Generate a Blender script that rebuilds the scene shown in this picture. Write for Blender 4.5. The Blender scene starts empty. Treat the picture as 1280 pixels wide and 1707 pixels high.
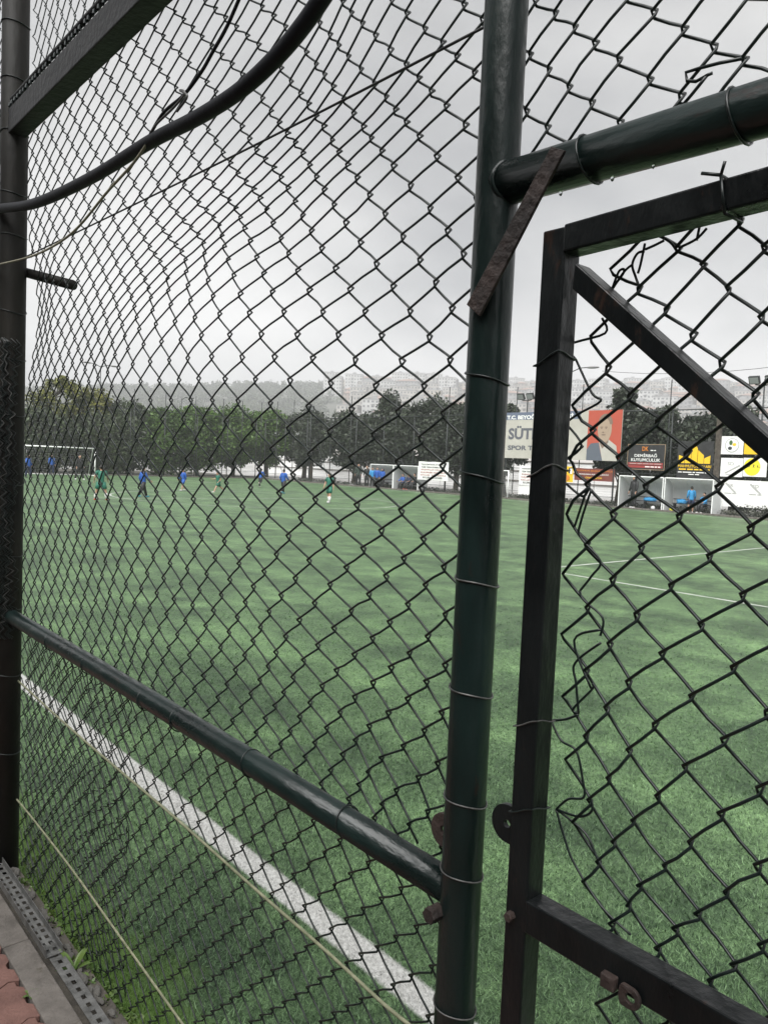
import bpy, bmesh, math, random
import numpy as np
from mathutils import Matrix, Vector

rnd = random.Random(7)
npr = np.random.default_rng(11)
scn = bpy.context.scene
COL = scn.collection

# ------------------------------------------------------------------ camera
# world: +Y runs along the near fence (away), +X points into the pitch, Z up, metres
YAW, PITCH, ROLL, CH, FPX = 41.3, 3.65, 2.5, 1.9, 1280.0
_y, _p, _r = map(math.radians, (YAW, PITCH, ROLL))
FW = np.array([math.sin(_y) * math.cos(_p), math.cos(_y) * math.cos(_p), -math.sin(_p)])
_rt = np.array([math.cos(_y), -math.sin(_y), 0.0]); _up = np.cross(_rt, FW)
RT = _rt * math.cos(_r) + _up * math.sin(_r)
UP = -_rt * math.sin(_r) + _up * math.cos(_r)
cam_d = bpy.data.cameras.new('camera'); cam = bpy.data.objects.new('camera', cam_d); COL.objects.link(cam)
m3 = Matrix((RT, UP, -FW)).transposed()
cam.matrix_world = Matrix.Translation((0, 0, CH)) @ m3.to_4x4()
cam_d.sensor_fit = 'HORIZONTAL'; cam_d.sensor_width = 36.0; cam_d.lens = 36.0
cam_d.clip_start = 0.02; cam_d.clip_end = 6000
scn.camera = cam

# ------------------------------------------------------------------ light
SUN_EL, SUN_AZ = math.radians(52), math.radians(245)
world = bpy.data.worlds.new('World'); scn.world = world; world.use_nodes = True
wn = world.node_tree; wn.nodes.clear()
def wnode(t, **k):
    n = wn.nodes.new(t)
    for a, b in k.items(): setattr(n, a, b)
    return n
sky = wnode('ShaderNodeTexSky', sky_type='NISHITA', sun_disc=False, sun_elevation=SUN_EL, sun_rotation=SUN_AZ,
            air_density=1.0, dust_density=4.0, ozone_density=1.0)
bw = wnode('ShaderNodeRGBToBW'); wn.links.new(sky.outputs[0], bw.inputs[0])
lim = wnode('ShaderNodeMath', operation='POWER'); wn.links.new(bw.outputs[0], lim.inputs[0]); lim.inputs[1].default_value = 0.5
tc = wnode('ShaderNodeTexCoord')
mp = wnode('ShaderNodeMapping'); mp.inputs['Scale'].default_value = (1.0, 1.0, 2.2); mp.inputs['Location'].default_value = (3.1, 1.7, 0.4)
wn.links.new(tc.outputs['Generated'], mp.inputs[0])
cn = wnode('ShaderNodeTexNoise'); cn.inputs['Scale'].default_value = 1.5; cn.inputs['Detail'].default_value = 7; cn.inputs['Roughness'].default_value = 0.52
wn.links.new(mp.outputs[0], cn.inputs['Vector'])
cr = wnode('ShaderNodeValToRGB'); cr.color_ramp.elements[0].position = 0.32; cr.color_ramp.elements[1].position = 0.60
cr.color_ramp.elements[0].color = (0.60, 0.615, 0.645, 1); cr.color_ramp.elements[1].color = (1.20, 1.20, 1.20, 1)
wn.links.new(cn.outputs[0], cr.inputs[0])
mx = wnode('ShaderNodeMix', data_type='RGBA', blend_type='MULTIPLY'); mx.inputs[0].default_value = 1
wn.links.new(lim.outputs[0], mx.inputs[6]); wn.links.new(cr.outputs[0], mx.inputs[7])
bg = wnode('ShaderNodeBackground'); wn.links.new(mx.outputs[2], bg.inputs[0]); bg.inputs[1].default_value = 0.12
out = wnode('ShaderNodeOutputWorld'); wn.links.new(bg.outputs[0], out.inputs[0])
sun_d = bpy.data.lights.new('sun', 'SUN'); sun_d.energy = 1.2; sun_d.angle = math.radians(60); sun_d.color = (1, 0.985, 0.96)
sun = bpy.data.objects.new('sun', sun_d); COL.objects.link(sun)
sun.rotation_euler = (math.pi / 2 - SUN_EL, 0, math.pi - SUN_AZ); sun.location = (0, 0, 60)
vs = scn.view_settings; vs.view_transform = 'Standard'; vs.look = 'None'; vs.gamma = 1; vs.exposure = 2.06
scn.cycles.use_denoising = True
scn.cycles.max_bounces = 6; scn.cycles.diffuse_bounces = 3; scn.cycles.volume_bounces = 4; scn.cycles.transparent_max_bounces = 8

# ------------------------------------------------------------------ pixel helpers (a pixel is only a direction)
def ray(px, py): return FW + RT * (px - 640.0) / FPX - UP * (py - 853.5) / FPX
def on_x(px, py, X): d = ray(px, py); return d * (X / d[0]) + np.array([0, 0, CH])
def on_y(px, py, Y): d = ray(px, py); return d * (Y / d[1]) + np.array([0, 0, CH])
def on_z(px, py, Z=0.0): d = ray(px, py); return d * ((Z - CH) / d[2]) + np.array([0, 0, CH])

# ------------------------------------------------------------------ materials
def S(r, g, b):
    f = lambda v: (v / 255 / 12.92) if v / 255 <= 0.04045 else ((v / 255 + 0.055) / 1.055) ** 2.4
    return (f(r), f(g), f(b))
def mat(name, c1, c2=None, scale=6.0, rough=0.55, bump=0.0, bscale=40.0, metal=0.0, spec=0.5, lo=0.35, hi=0.65,
        r2=None, island=0.0, detail=6, coord='Object', stretch=None, trans=0.0, spot=None):
    m = bpy.data.materials.new(name); m.use_nodes = True; nt = m.node_tree; N = nt.nodes; L = nt.links
    b = N['Principled BSDF']; b.inputs['Roughness'].default_value = rough; b.inputs['Metallic'].default_value = metal
    b.inputs['Specular IOR Level'].default_value = spec
    tcn = N.new('ShaderNodeTexCoord'); src = tcn.outputs[coord]
    if stretch:
        mpn = N.new('ShaderNodeMapping'); mpn.inputs['Scale'].default_value = stretch; L.new(src, mpn.inputs[0]); src = mpn.outputs[0]
    colout = None
    if c2 is not None:
        n = N.new('ShaderNodeTexNoise'); n.inputs['Scale'].default_value = scale; n.inputs['Detail'].default_value = detail
        n.inputs['Roughness'].default_value = 0.62; L.new(src, n.inputs['Vector'])
        r = N.new('ShaderNodeValToRGB'); r.color_ramp.elements[0].position = lo; r.color_ramp.elements[1].position = hi
        r.color_ramp.elements[0].color = (*c1, 1); r.color_ramp.elements[1].color = (*c2, 1); L.new(n.outputs[0], r.inputs[0])
        colout = r.outputs[0]
        if r2 is not None:
            mr = N.new('ShaderNodeMapRange'); mr.inputs[3].default_value = rough; mr.inputs[4].default_value = r2
            L.new(n.outputs[0], mr.inputs[0]); L.new(mr.outputs[0], b.inputs['Roughness'])
    if island:
        g = N.new('ShaderNodeNewGeometry'); hs = N.new('ShaderNodeHueSaturation')
        mr = N.new('ShaderNodeMapRange'); mr.inputs[3].default_value = 1 - island; mr.inputs[4].default_value = 1 + island
        L.new(g.outputs['Random Per Island'], mr.inputs[0]); L.new(mr.outputs[0], hs.inputs['Value'])
        if colout: L.new(colout, hs.inputs['Color'])
        else: hs.inputs['Color'].default_value = (*c1, 1)
        colout = hs.outputs[0]
    if spot:
        sc_, th_, cs = spot; n3 = N.new('ShaderNodeTexNoise'); n3.inputs['Scale'].default_value = sc_; n3.inputs['Detail'].default_value = 9; n3.inputs['Roughness'].default_value = 0.75; L.new(src, n3.inputs['Vector'])
        rm_ = N.new('ShaderNodeMapRange'); rm_.inputs[1].default_value = th_; rm_.inputs[2].default_value = th_ + 0.05; L.new(n3.outputs[0], rm_.inputs[0])
        mx_ = N.new('ShaderNodeMix'); mx_.data_type = 'RGBA'; L.new(rm_.outputs[0], mx_.inputs[0]); mx_.inputs[7].default_value = (*cs, 1)
        if colout: L.new(colout, mx_.inputs[6])
        else: mx_.inputs[6].default_value = (*c1, 1)
        colout = mx_.outputs[2]
    if colout: L.new(colout, b.inputs['Base Color'])
    else: b.inputs['Base Color'].default_value = (*c1, 1)
    if bump:
        n2 = N.new('ShaderNodeTexNoise'); n2.inputs['Scale'].default_value = bscale; n2.inputs['Detail'].default_value = 4; L.new(src, n2.inputs['Vector'])
        bp = N.new('ShaderNodeBump'); bp.inputs['Strength'].default_value = bump; bp.inputs['Distance'].default_value = 0.01
        L.new(n2.outputs[0], bp.inputs['Height']); L.new(bp.outputs[0], b.inputs['Normal'])
    if trans: b.inputs['Transmission Weight'].default_value = trans
    return m

MAT = dict(
    post=mat('post_paint', (0.002, 0.0055, 0.005), (0.008, 0.018, 0.0165), 9, 0.15, 0.30, 45, r2=0.50, stretch=(1, 1, 0.35), spec=0.36, spot=(13, 0.60, (0.020, 0.012, 0.010))),
    rail=mat('rail_paint', (0.002, 0.0055, 0.005), (0.008, 0.018, 0.0165), 9, 0.14, 0.30, 50, r2=0.45, stretch=(1, 0.35, 1), spec=0.5, spot=(13, 0.60, (0.020, 0.012, 0.010))),
    gatepaint=mat('gate_paint', (0.0018, 0.0025, 0.003), (0.007, 0.0085, 0.009), 7, 0.15, 0.35, 45, r2=0.48, stretch=(1, 1, 0.4), spec=0.36, spot=(18, 0.60, (0.022, 0.013, 0.010))),
    oldpost=mat('weathered_post', (0.0035, 0.0035, 0.003), (0.013, 0.0115, 0.0085), 5, 0.6, spec=0.25, bump=0.4, bscale=30, stretch=(1, 1, 0.4)),
    beam=mat('beam_paint', (0.006, 0.0065, 0.008), (0.015, 0.015, 0.016), 10, 0.55, 0.4, 45),
    wire=mat('coated_wire', (0.003, 0.006, 0.006), (0.007, 0.013, 0.012), 30, 0.32, spec=0.5, spot=(90, 0.66, (0.03, 0.018, 0.012))),
    galv=mat('tie_wire', (0.06, 0.06, 0.06), (0.14, 0.14, 0.135), 60, 0.45, metal=0.6),
    rust=mat('rusted_steel', (0.012, 0.008, 0.007), (0.036, 0.022, 0.018), 14, 0.75, 0.6, 70),
    hose=mat('black_hose', (0.006, 0.0065, 0.009), (0.012, 0.0125, 0.016), 20, 0.55, 0.1, 80, spec=0.2),
    cord=mat('pale_cord', (0.16, 0.15, 0.11), (0.28, 0.27, 0.20), 40, 0.8),
    cordolive=mat('olive_cord', (0.14, 0.15, 0.09), (0.26, 0.26, 0.17), 40, 0.8),
    steel=mat('galvanised_tray', (0.07, 0.07, 0.067), (0.17, 0.17, 0.165), 22, 0.5, 0.3, 90, metal=0.3, spot=(14, 0.62, (0.09, 0.075, 0.055))),
    concrete=mat('kerb_concrete', (0.08, 0.071, 0.063), (0.165, 0.148, 0.133), 7, 0.85, 0.5, 80, spot=(9, 0.60, (0.07, 0.06, 0.045))),
    joint=mat('pavement_bedding', (0.05, 0.045, 0.038), (0.09, 0.08, 0.065), 20, 0.95, 0.5, 60),
    paver=mat('red_paver', (0.105, 0.052, 0.042), (0.18, 0.092, 0.075), 9, 0.8, 0.5, 90, spot=(11, 0.61, (0.085, 0.06, 0.045))),
    stone=mat('grey_stone', (0.06, 0.057, 0.05), (0.14, 0.133, 0.122), 15, 0.85, 0.4, 60),
    weed=mat('weed_leaf', (0.05, 0.10, 0.018), (0.10, 0.15, 0.03), 20, 0.5),
    soil=mat('ground_soil', (0.045, 0.042, 0.034), (0.09, 0.085, 0.07), 0.4, 0.95),
    white=mat('white_paint', (0.74, 0.75, 0.74), (0.82, 0.83, 0.82), 3, 0.5),
    shell=mat('dugout_shell', (0.50, 0.51, 0.515), (0.62, 0.63, 0.635), 2, 0.35),
    shellside=mat('dugout_side', (0.66, 0.67, 0.67), (0.76, 0.77, 0.77), 2, 0.4),
    wall=mat('pale_wall', (0.60, 0.60, 0.59), (0.78, 0.78, 0.77), 0.7, 0.85, stretch=(1, 0.35, 3)),
    farpost=mat('far_fence_paint', (0.02, 0.024, 0.024), None, rough=0.5),
    bark=mat('bark', (0.045, 0.036, 0.028), (0.09, 0.075, 0.06), 6, 0.9, 0.5, 25),
    skin=mat('skin', (0.44, 0.26, 0.18), None, rough=0.5), hair=mat('dark_hair', (0.012, 0.010, 0.008), None, rough=0.6),
    eye=mat('eye', (0.02, 0.015, 0.012), None, rough=0.3),
)
for k_ in ('shell', 'shellside'):
    nt = MAT[k_].node_tree; tr = nt.nodes.new('ShaderNodeBsdfTranslucent'); tr.inputs[0].default_value = (0.8, 0.81, 0.81, 1); ms_ = nt.nodes.new('ShaderNodeMixShader'); ms_.inputs[0].default_value = 0.45
    nt.links.new(nt.nodes['Principled BSDF'].outputs[0], ms_.inputs[1]); nt.links.new(tr.outputs[0], ms_.inputs[2]); nt.links.new(ms_.outputs[0], nt.nodes['Material Output'].inputs[0])
def plain(name, c, rough=0.6):
    if name not in MAT: MAT[name] = mat(name, c, None, rough=rough)
    return MAT[name]

# ------------------------------------------------------------------ mesh builder
class MB:
    def __init__(s): s.v = []; s.f = []
    def add(s, vs, fs):
        o = len(s.v); s.v.extend([tuple(map(float, p)) for p in vs]); s.f.extend([tuple(i + o for i in f) for f in fs])
    def box(s, lo, hi, M=None):
        x0, y0, z0 = lo; x1, y1, z1 = hi
        vs = [(x0,y0,z0),(x1,y0,z0),(x1,y1,z0),(x0,y1,z0),(x0,y0,z1),(x1,y0,z1),(x1,y1,z1),(x0,y1,z1)]
        if M is not None: vs = [tuple(M @ Vector(p)) for p in vs]
        s.add(vs, [(0,3,2,1),(4,5,6,7),(0,1,5,4),(1,2,6,5),(2,3,7,6),(3,0,4,7)]); return s
    def tube(s, pts, r, n=6, cap=True, ref=None, closed=False):
        P = np.asarray(pts, float); k = len(P)
        R = np.full(k, r) if np.isscalar(r) else np.asarray(r, float)
        T = np.empty_like(P)
        if closed: T = np.roll(P, -1, 0) - np.roll(P, 1, 0)
        else: T[1:-1] = P[2:] - P[:-2]; T[0] = P[1] - P[0]; T[-1] = P[-1] - P[-2]
        T /= np.maximum(np.linalg.norm(T, axis=1, keepdims=True), 1e-9)
        if ref is None:
            m = np.abs(T).mean(0); ref = np.eye(3)[int(np.argmin(m))]
        A = np.cross(T, ref); A /= np.maximum(np.linalg.norm(A, axis=1, keepdims=True), 1e-9); B = np.cross(T, A)
        th = np.arange(n) * 2 * math.pi / n
        V = P[:, None] + R[:, None, None] * (np.cos(th)[None, :, None] * A[:, None] + np.sin(th)[None, :, None] * B[:, None])
        fs = []
        for i in range(k if closed else k - 1):
            a, b = i * n, ((i + 1) % k) * n
            for j in range(n): j2 = (j + 1) % n; fs.append((a + j, a + j2, b + j2, b + j))
        if cap and not closed: fs.append(tuple(range(n))[::-1]); fs.append(tuple((k - 1) * n + j for j in range(n)))
        s.add(V.reshape(-1, 3), fs); return s
    def ell(s, c, r, n=10, m=7, M=None):
        vs = [(0, 0, -1)]; fs = []
        for i in range(1, m):
            ph = -math.pi / 2 + math.pi * i / m
            for j in range(n): a = 2 * math.pi * j / n; vs.append((math.cos(ph) * math.cos(a), math.cos(ph) * math.sin(a), math.sin(ph)))
        vs.append((0, 0, 1)); t = len(vs) - 1
        for j in range(n): fs.append((0, 1 + (j + 1) % n, 1 + j)); fs.append((t, 1 + (m - 2) * n + j, 1 + (m - 2) * n + (j + 1) % n))
        for i in range(m - 2):
            for j in range(n): a = 1 + i * n; fs.append((a + j, a + (j + 1) % n, a + n + (j + 1) % n, a + n + j))
        out = []
        for p in vs:
            q = Vector((p[0] * r[0], p[1] * r[1], p[2] * r[2]))
            if M is not None: q = M @ q
            out.append((q.x + c[0], q.y + c[1], q.z + c[2]))
        s.add(out, fs); return s
    def prism(s, poly, a, b, put):   # poly of (u,v); put(u,v,w) -> xyz ; extruded from w=a to w=b
        n = len(poly)
        vs = [put(u, v, a) for u, v in poly] + [put(u, v, b) for u, v in poly]
        s.add(vs, [tuple(range(n)), tuple(range(2 * n - 1, n - 1, -1))] + [(i, n + i, n + (i + 1) % n, (i + 1) % n) for i in range(n)]); return s
    def quad(s, a, b, c, d): s.add([a, b, c, d], [(0, 1, 2, 3)]); return s
    def mesh(s, name, m, smooth=False):
        me = bpy.data.meshes.new(name); me.from_pydata(s.v, [], s.f); me.update()
        if m is not None: me.materials.append(m)
        if smooth: me.polygons.foreach_set('use_smooth', [True] * len(me.polygons))
        return me
    def build(s, name, m, parent=None, smooth=False, bevel=0.0):
        o = bpy.data.objects.new(name, s.mesh(name, m, smooth)); COL.objects.link(o)
        if parent is not None: o.parent = parent; o.matrix_parent_inverse = Matrix.Translation(-parent.location) if parent.type == 'EMPTY' else Matrix()
        if bevel:
            bv = o.modifiers.new('bevel', 'BEVEL'); bv.width = bevel; bv.segments = 2; bv.limit_method = 'ANGLE'
        return o
def tag(o, label=None, cat=None, group=None, kind=None):
    if label: o['label'] = label
    if cat: o['category'] = cat
    if group: o['group'] = group
    if kind: o['kind'] = kind
    return o
def thing(name, label, cat, loc=(0, 0, 0), group=None):
    o = bpy.data.objects.new(name, None); COL.objects.link(o); o.location = loc; o.empty_display_size = 0.1
    return tag(o, label, cat, group)
def dup(root, loc=None, rz=None, label=None):
    r = root.copy(); COL.objects.link(r)
    if loc is not None: r.location = loc
    if rz is not None: r.rotation_euler = (0, 0, rz)
    if label: r['label'] = label
    for ch in root.children:
        c = ch.copy(); COL.objects.link(c); c.parent = r
        for g in ch.children:
            d = g.copy(); COL.objects.link(d); d.parent = c
    return r
def local_build(mb, name, m, parent, smooth=False, bevel=0.0):   # vertices already in the parent's local space
    o = bpy.data.objects.new(name, mb.mesh(name, m, smooth)); COL.objects.link(o); o.parent = parent
    if bevel:
        bv = o.modifiers.new('bevel', 'BEVEL'); bv.width = bevel; bv.segments = 2; bv.limit_method = 'ANGLE'
    return o
def hash1(a, b, s=0): return math.sin(a * 127.1 + b * 311.7 + s * 74.7) * 43758.5453 % 1.0

# ================================================================== SETTING
PX0, PX1, PY0, PY1 = 1.00, 37.3, -22.0, 59.5          # turf extent
LINE_X = 1.885; LINE_W = 0.064
g = MB().quad((-850, -850, -0.03), (930, -850, -0.03), (930, 930, -0.03), (-850, 930, -0.03)).build('ground', MAT['soil']); tag(g, kind='structure')

def turf_material(name, blades):
    m = bpy.data.materials.new(name); m.use_nodes = True; nt = m.node_tree; N = nt.nodes; L = nt.links
    b = N['Principled BSDF']; b.inputs['Roughness'].default_value = 0.5; b.inputs['Specular IOR Level'].default_value = 0.3
    geo = N.new('ShaderNodeNewGeometry'); pos = geo.outputs['Position']
    def noise(sc, det=5, st=None, rgh=0.6):
        v = pos
        if st: mpn = N.new('ShaderNodeMapping'); mpn.inputs['Scale'].default_value = st; L.new(v, mpn.inputs[0]); v = mpn.outputs[0]
        n = N.new('ShaderNodeTexNoise'); n.inputs['Scale'].default_value = sc; n.inputs['Detail'].default_value = det; n.inputs['Roughness'].default_value = rgh
        L.new(v, n.inputs['Vector']); return n.outputs[0]
    def ramp(v, a, ca, c, cb):
        r = N.new('ShaderNodeValToRGB'); r.color_ramp.elements[0].position = a; r.color_ramp.elements[1].position = c
        r.color_ramp.elements[0].color = (*ca, 1); r.color_ramp.elements[1].color = (*cb, 1); L.new(v, r.inputs[0]); return r.outputs[0]
    def mix(f, a, c, mode='MIX'):
        n = N.new('ShaderNodeMix'); n.data_type = 'RGBA'; n.blend_type = mode
        for sock, val in ((n.inputs[0], f), (n.inputs[6], a), (n.inputs[7], c)):
            if hasattr(val, 'is_output'): L.new(val, sock)
            else: sock.default_value = val if isinstance(val, float) else (*val, 1)
        return n.outputs[2]
    if blades:
        at = N.new('ShaderNodeAttribute'); at.attribute_name = 'tint'
        base = ramp(at.outputs['Fac'], 0.0, (0.012, 0.034, 0.014), 1.0, (0.225, 0.365, 0.180))
    else:
        base = ramp(noise(140, 2, (1, 1, 1), 0.8), 0.3, (0.022, 0.049, 0.022), 0.68, (0.136, 0.240, 0.112))
    # worn and combed areas of the carpet
    patch = ramp(noise(0.8, 8, (1, 0.8, 1), 0.72), 0.38, (0.70, 0.72, 0.72) if blades else (0.54, 0.57, 0.57), 0.62, (1.24, 1.21, 1.20) if blades else (1.45, 1.40, 1.36))
    base = mix(1.0, base, patch, 'MULTIPLY')
    fine = ramp(noise(2.2, 7, None, 0.75), 0.38, (0.80, 0.82, 0.82) if blades else (0.66, 0.69, 0.69), 0.62, (1.14, 1.13, 1.12) if blades else (1.30, 1.26, 1.22))
    base = mix(1.0, base, fine, 'MULTIPLY')
    if not blades:
        base = mix(1.0, base, ramp(noise(26, 4, (1, 1, 1), 0.8), 0.36, (0.50, 0.53, 0.52), 0.62, (1.40, 1.36, 1.32)), 'MULTIPLY')
    base = mix(1.0, base, ramp(noise(0.5, 2, (4.0, 0.10, 1), 0.5), 0.35, (0.86, 0.87, 0.87), 0.65, (1.12, 1.11, 1.10)), 'MULTIPLY')
    sep = N.new('ShaderNodeSeparateXYZ'); L.new(pos, sep.inputs[0])
    def band(val, c, w, soft):
        s = N.new('ShaderNodeMath'); s.operation = 'SUBTRACT'; L.new(val, s.inputs[0]); s.inputs[1].default_value = c
        a = N.new('ShaderNodeMath'); a.operation = 'ABSOLUTE'; L.new(s.outputs[0], a.inputs[0])
        mr = N.new('ShaderNodeMapRange'); mr.inputs[1].default_value = w + soft; mr.inputs[2].default_value = w - soft
        L.new(a.outputs[0], mr.inputs[0]); return mr.outputs[0]
    # living grass and moss along the kerb
    nz = noise(5, 4)
    ad = N.new('ShaderNodeMath'); ad.operation = 'MULTIPLY_ADD'; L.new(nz, ad.inputs[0]); ad.inputs[1].default_value = -0.55; L.new(sep.outputs[0], ad.inputs[2])
    mr = N.new('ShaderNodeMapRange'); mr.inputs[1].default_value = 1.05; mr.inputs[2].default_value = 0.82; L.new(ad.outputs[0], mr.inputs[0])
    base = mix(mr.outputs[0], base, (0.080, 0.150, 0.028))
    lw = band(sep.outputs[0], LINE_X, LINE_W, 0.008)
    wc = ramp(noise(60, 3), 0.3, (0.40, 0.40, 0.385), 0.6, (0.66, 0.66, 0.64))
    base = mix(lw, base, wc)
    L.new(base, b.inputs['Base Color'])
    if not blades:
        bp = N.new('ShaderNodeBump'); bp.inputs['Strength'].default_value = 0.5; bp.inputs['Distance'].default_value = 0.02
        L.new(noise(90, 3, None, 0.8), bp.inputs['Height']); L.new(bp.outputs[0], b.inputs['Normal'])
    return m
MAT['turf'] = turf_material('turf_carpet', False); MAT['fibre'] = turf_material('turf_fibre', True)
t = MB().box((PX0, PY0, -0.02), (PX1, PY1, 0.0)).build('artificial_turf', MAT['turf']); tag(t, kind='structure')

# standing turf fibres near the fence, thinning out with distance
N0 = 2600000
fx = npr.uniform(1.0, 12.0, N0); fy = npr.uniform(0.2, 12.5, N0); dist = np.sqrt(fx ** 2 + fy ** 2 + 2.5)
ang = np.degrees(np.arctan2(fx, fy)); keep = (npr.random(N0) < np.minimum(1, (2.6 / dist) ** 2.0) * np.clip((12.5 - dist) / 9.0, 0, 1) ** 1.5) & (ang > 8) & (ang < 80)
fx, fy, dist = fx[keep], fy[keep], dist[keep]; n = len(fx)
hgt = npr.uniform(0.009, 0.021, n); hgt[fx < 1.18] *= npr.uniform(0.7, 1.9, (fx < 1.18).sum())
lean = npr.normal(0, 0.013, (n, 2)) + np.array([0.004, 0.004]); th = npr.uniform(0, math.pi, n)
wd = npr.uniform(0.0012, 0.0024, n) * np.maximum(1.0, dist / 3.2)
V = np.zeros((n, 3, 3), np.float32)
V[:, 0] = np.stack([fx - wd * np.cos(th), fy - wd * np.sin(th), np.full(n, 0.0)], 1)
V[:, 1] = np.stack([fx + wd * np.cos(th), fy + wd * np.sin(th), np.full(n, 0.0)], 1)
V[:, 2] = np.stack([fx + lean[:, 0], fy + lean[:, 1], hgt], 1)
me = bpy.data.meshes.new('turf_fibres'); me.vertices.add(3 * n); me.vertices.foreach_set('co', V.reshape(-1))
me.loops.add(3 * n); me.loops.foreach_set('vertex_index', np.arange(3 * n, dtype=np.int32))
me.polygons.add(n); me.polygons.foreach_set('loop_start', np.arange(0, 3 * n, 3, dtype=np.int32)); me.polygons.foreach_set('loop_total', np.full(n, 3, np.int32))
me.update(); at = me.attributes.new('tint', 'FLOAT', 'POINT'); tv = npr.random(n) ** 1.3; tv = 0.52 + (tv - 0.52) * np.clip((9.5 - dist) / 5.0, 0.15, 1.0); tv = np.repeat(tv, 3).astype(np.float32); at.data.foreach_set('value', tv)
me.materials.append(MAT['fibre'])
o = bpy.data.objects.new('turf_fibres', me); COL.objects.link(o); tag(o, 'short green synthetic grass fibres of the pitch by the fence', 'turf', kind='stuff')

# painted pitch markings
def marking(pts, w=0.10):
    mb = MB()
    for (x0, y0), (x1, y1) in zip(pts[:-1], pts[1:]):
        d = np.array([x1 - x0, y1 - y0]); d /= np.linalg.norm(d); nn = np.array([-d[1], d[0]]) * w / 2
        mb.quad((x0 - nn[0], y0 - nn[1], 0.004), (x0 + nn[0], y0 + nn[1], 0.004), (x1 + nn[0], y1 + nn[1], 0.004), (x1 - nn[0], y1 - nn[1], 0.004))
    o = mb.build('pitch_marking', MAT['linepaint']); tag(o, kind='structure')
MAT['linepaint'] = mat('line_paint', (0.22, 0.28, 0.21), (0.50, 0.52, 0.48), 3.0, 0.7, lo=0.3, hi=0.62)
marking([(36.2, -20), (36.2, 57)], 0.12); marking([(1.9, 57), (36.2, 57)], 0.12)
marking([(11.85, -20), (11.85, 9.0), (26.4, 9.0), (26.4, -20)], 0.085)
marking([(1.97, 30.6), (36.2, 30.6)], 0.11)
marking([(19.1 + 6.5 * math.cos(a), 30.6 + 6.5 * math.sin(a)) for a in np.linspace(0, 2 * math.pi, 49)], 0.09)
marking([(11.85, 57), (11.85, 48.5), (26.4, 48.5), (26.4, 57)], 0.1)

# near edge: bedding, kerb stones, red pavers
pv = MB().box((-3.0, -4.0, -0.02), (0.995, 9.0, 0.062)).build('pavement', MAT['joint']); tag(pv, kind='structure')
for i in range(10):
    y0 = -1.15 + i * 1.0
    MB().box((0.772, y0 + 0.003, 0.03), (0.863, y0 + 0.997, 0.100 + 0.003 * hash1(i, 3))).build('kerb_stone', MAT['concrete'], pv, bevel=0.004)
def wavy(L, W):
    pts = []
    for k in range(8): pts.append((-L / 2 + L * k / 8, -W / 2 + 0.012 * (1 if k % 4 in (1, 2) else -1)))
    for k in range(4): pts.append((L / 2 + 0.008 * (1 if k % 2 else -1), -W / 2 + W * k / 4))
    for k in range(8): pts.append((L / 2 - L * k / 8, W / 2 + 0.012 * (1 if (8 - k) % 4 in (1, 2) else -1)))
    for k in range(4): pts.append((-L / 2 + 0.008 * (1 if (4 - k) % 2 else -1), W / 2 - W * k / 4))
    return pts
pav_me = MB().prism(wavy(0.209, 0.120), -0.03, 0.0, lambda u, v, w: (v, u, w)).mesh('paver', MAT['paver'])
for r in range(9):
    for k in range(26):
        o = bpy.data.objects.new('paver', pav_me); COL.objects.link(o); o.parent = pv
        o.location = (0.7085 - r * 0.1245, 0.4 + k * 0.214 + (0.107 if r % 2 else 0), 0.094 + 0.004 * hash1(r, k))
        o.rotation_euler = (0.02 * (hash1(r, k, 2) - .5), 0.02 * (hash1(r, k, 3) - .5), 0.03 * (hash1(r, k, 4) - .5))

# ================================================================== HILL, HOUSES, WOOD, WALL
PROF = [(-40, 0.055), (14.6, 0.063), (20, 0.074), (26, 0.082), (32, 0.091), (36, 0.096), (39, 0.100), (43, 0.1035), (46.6, 0.102), (50.6, 0.101), (54.8, 0.099), (58.9, 0.1035), (64.3, 0.104), (67.3, 0.099), (120, 0.09)]
def ridge(az): return float(np.interp(az, [p[0] for p in PROF], [p[1] for p in PROF]))
RR = 830.0
def hill_z(az, r):
    e = ridge(az); tt = min(1, max(0, (r - 300) / (RR - 300))); tt = tt ** 1.15
    return -2 + tt * (e * RR + 2 + CH) + 2.0 * math.sin(az * 1.3 + r * 0.02) * tt * (1 - tt) * 2
def polar(az, r, z): a = math.radians(az); return (r * math.sin(a), r * math.cos(a), z)
mb = MB(); azs = np.arange(-20, 101, 1.5); rs = list(np.linspace(295, RR, 22)) + [900]
vs = [polar(a, r, hill_z(a, r) if r <= RR else hill_z(a, RR) - 14) for a in azs for r in rs]; nr = len(rs)
mb.add(vs, [(i * nr + j, i * nr + j + 1, (i + 1) * nr + j + 1, (i + 1) * nr + j) for i in range(len(azs) - 1) for j in range(nr - 1)])
hill = mb.build('hill', mat('hill_scrub', (0.03, 0.04, 0.028), (0.10, 0.10, 0.085), 0.05, 0.95), smooth=True); tag(hill, kind='structure')

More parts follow.
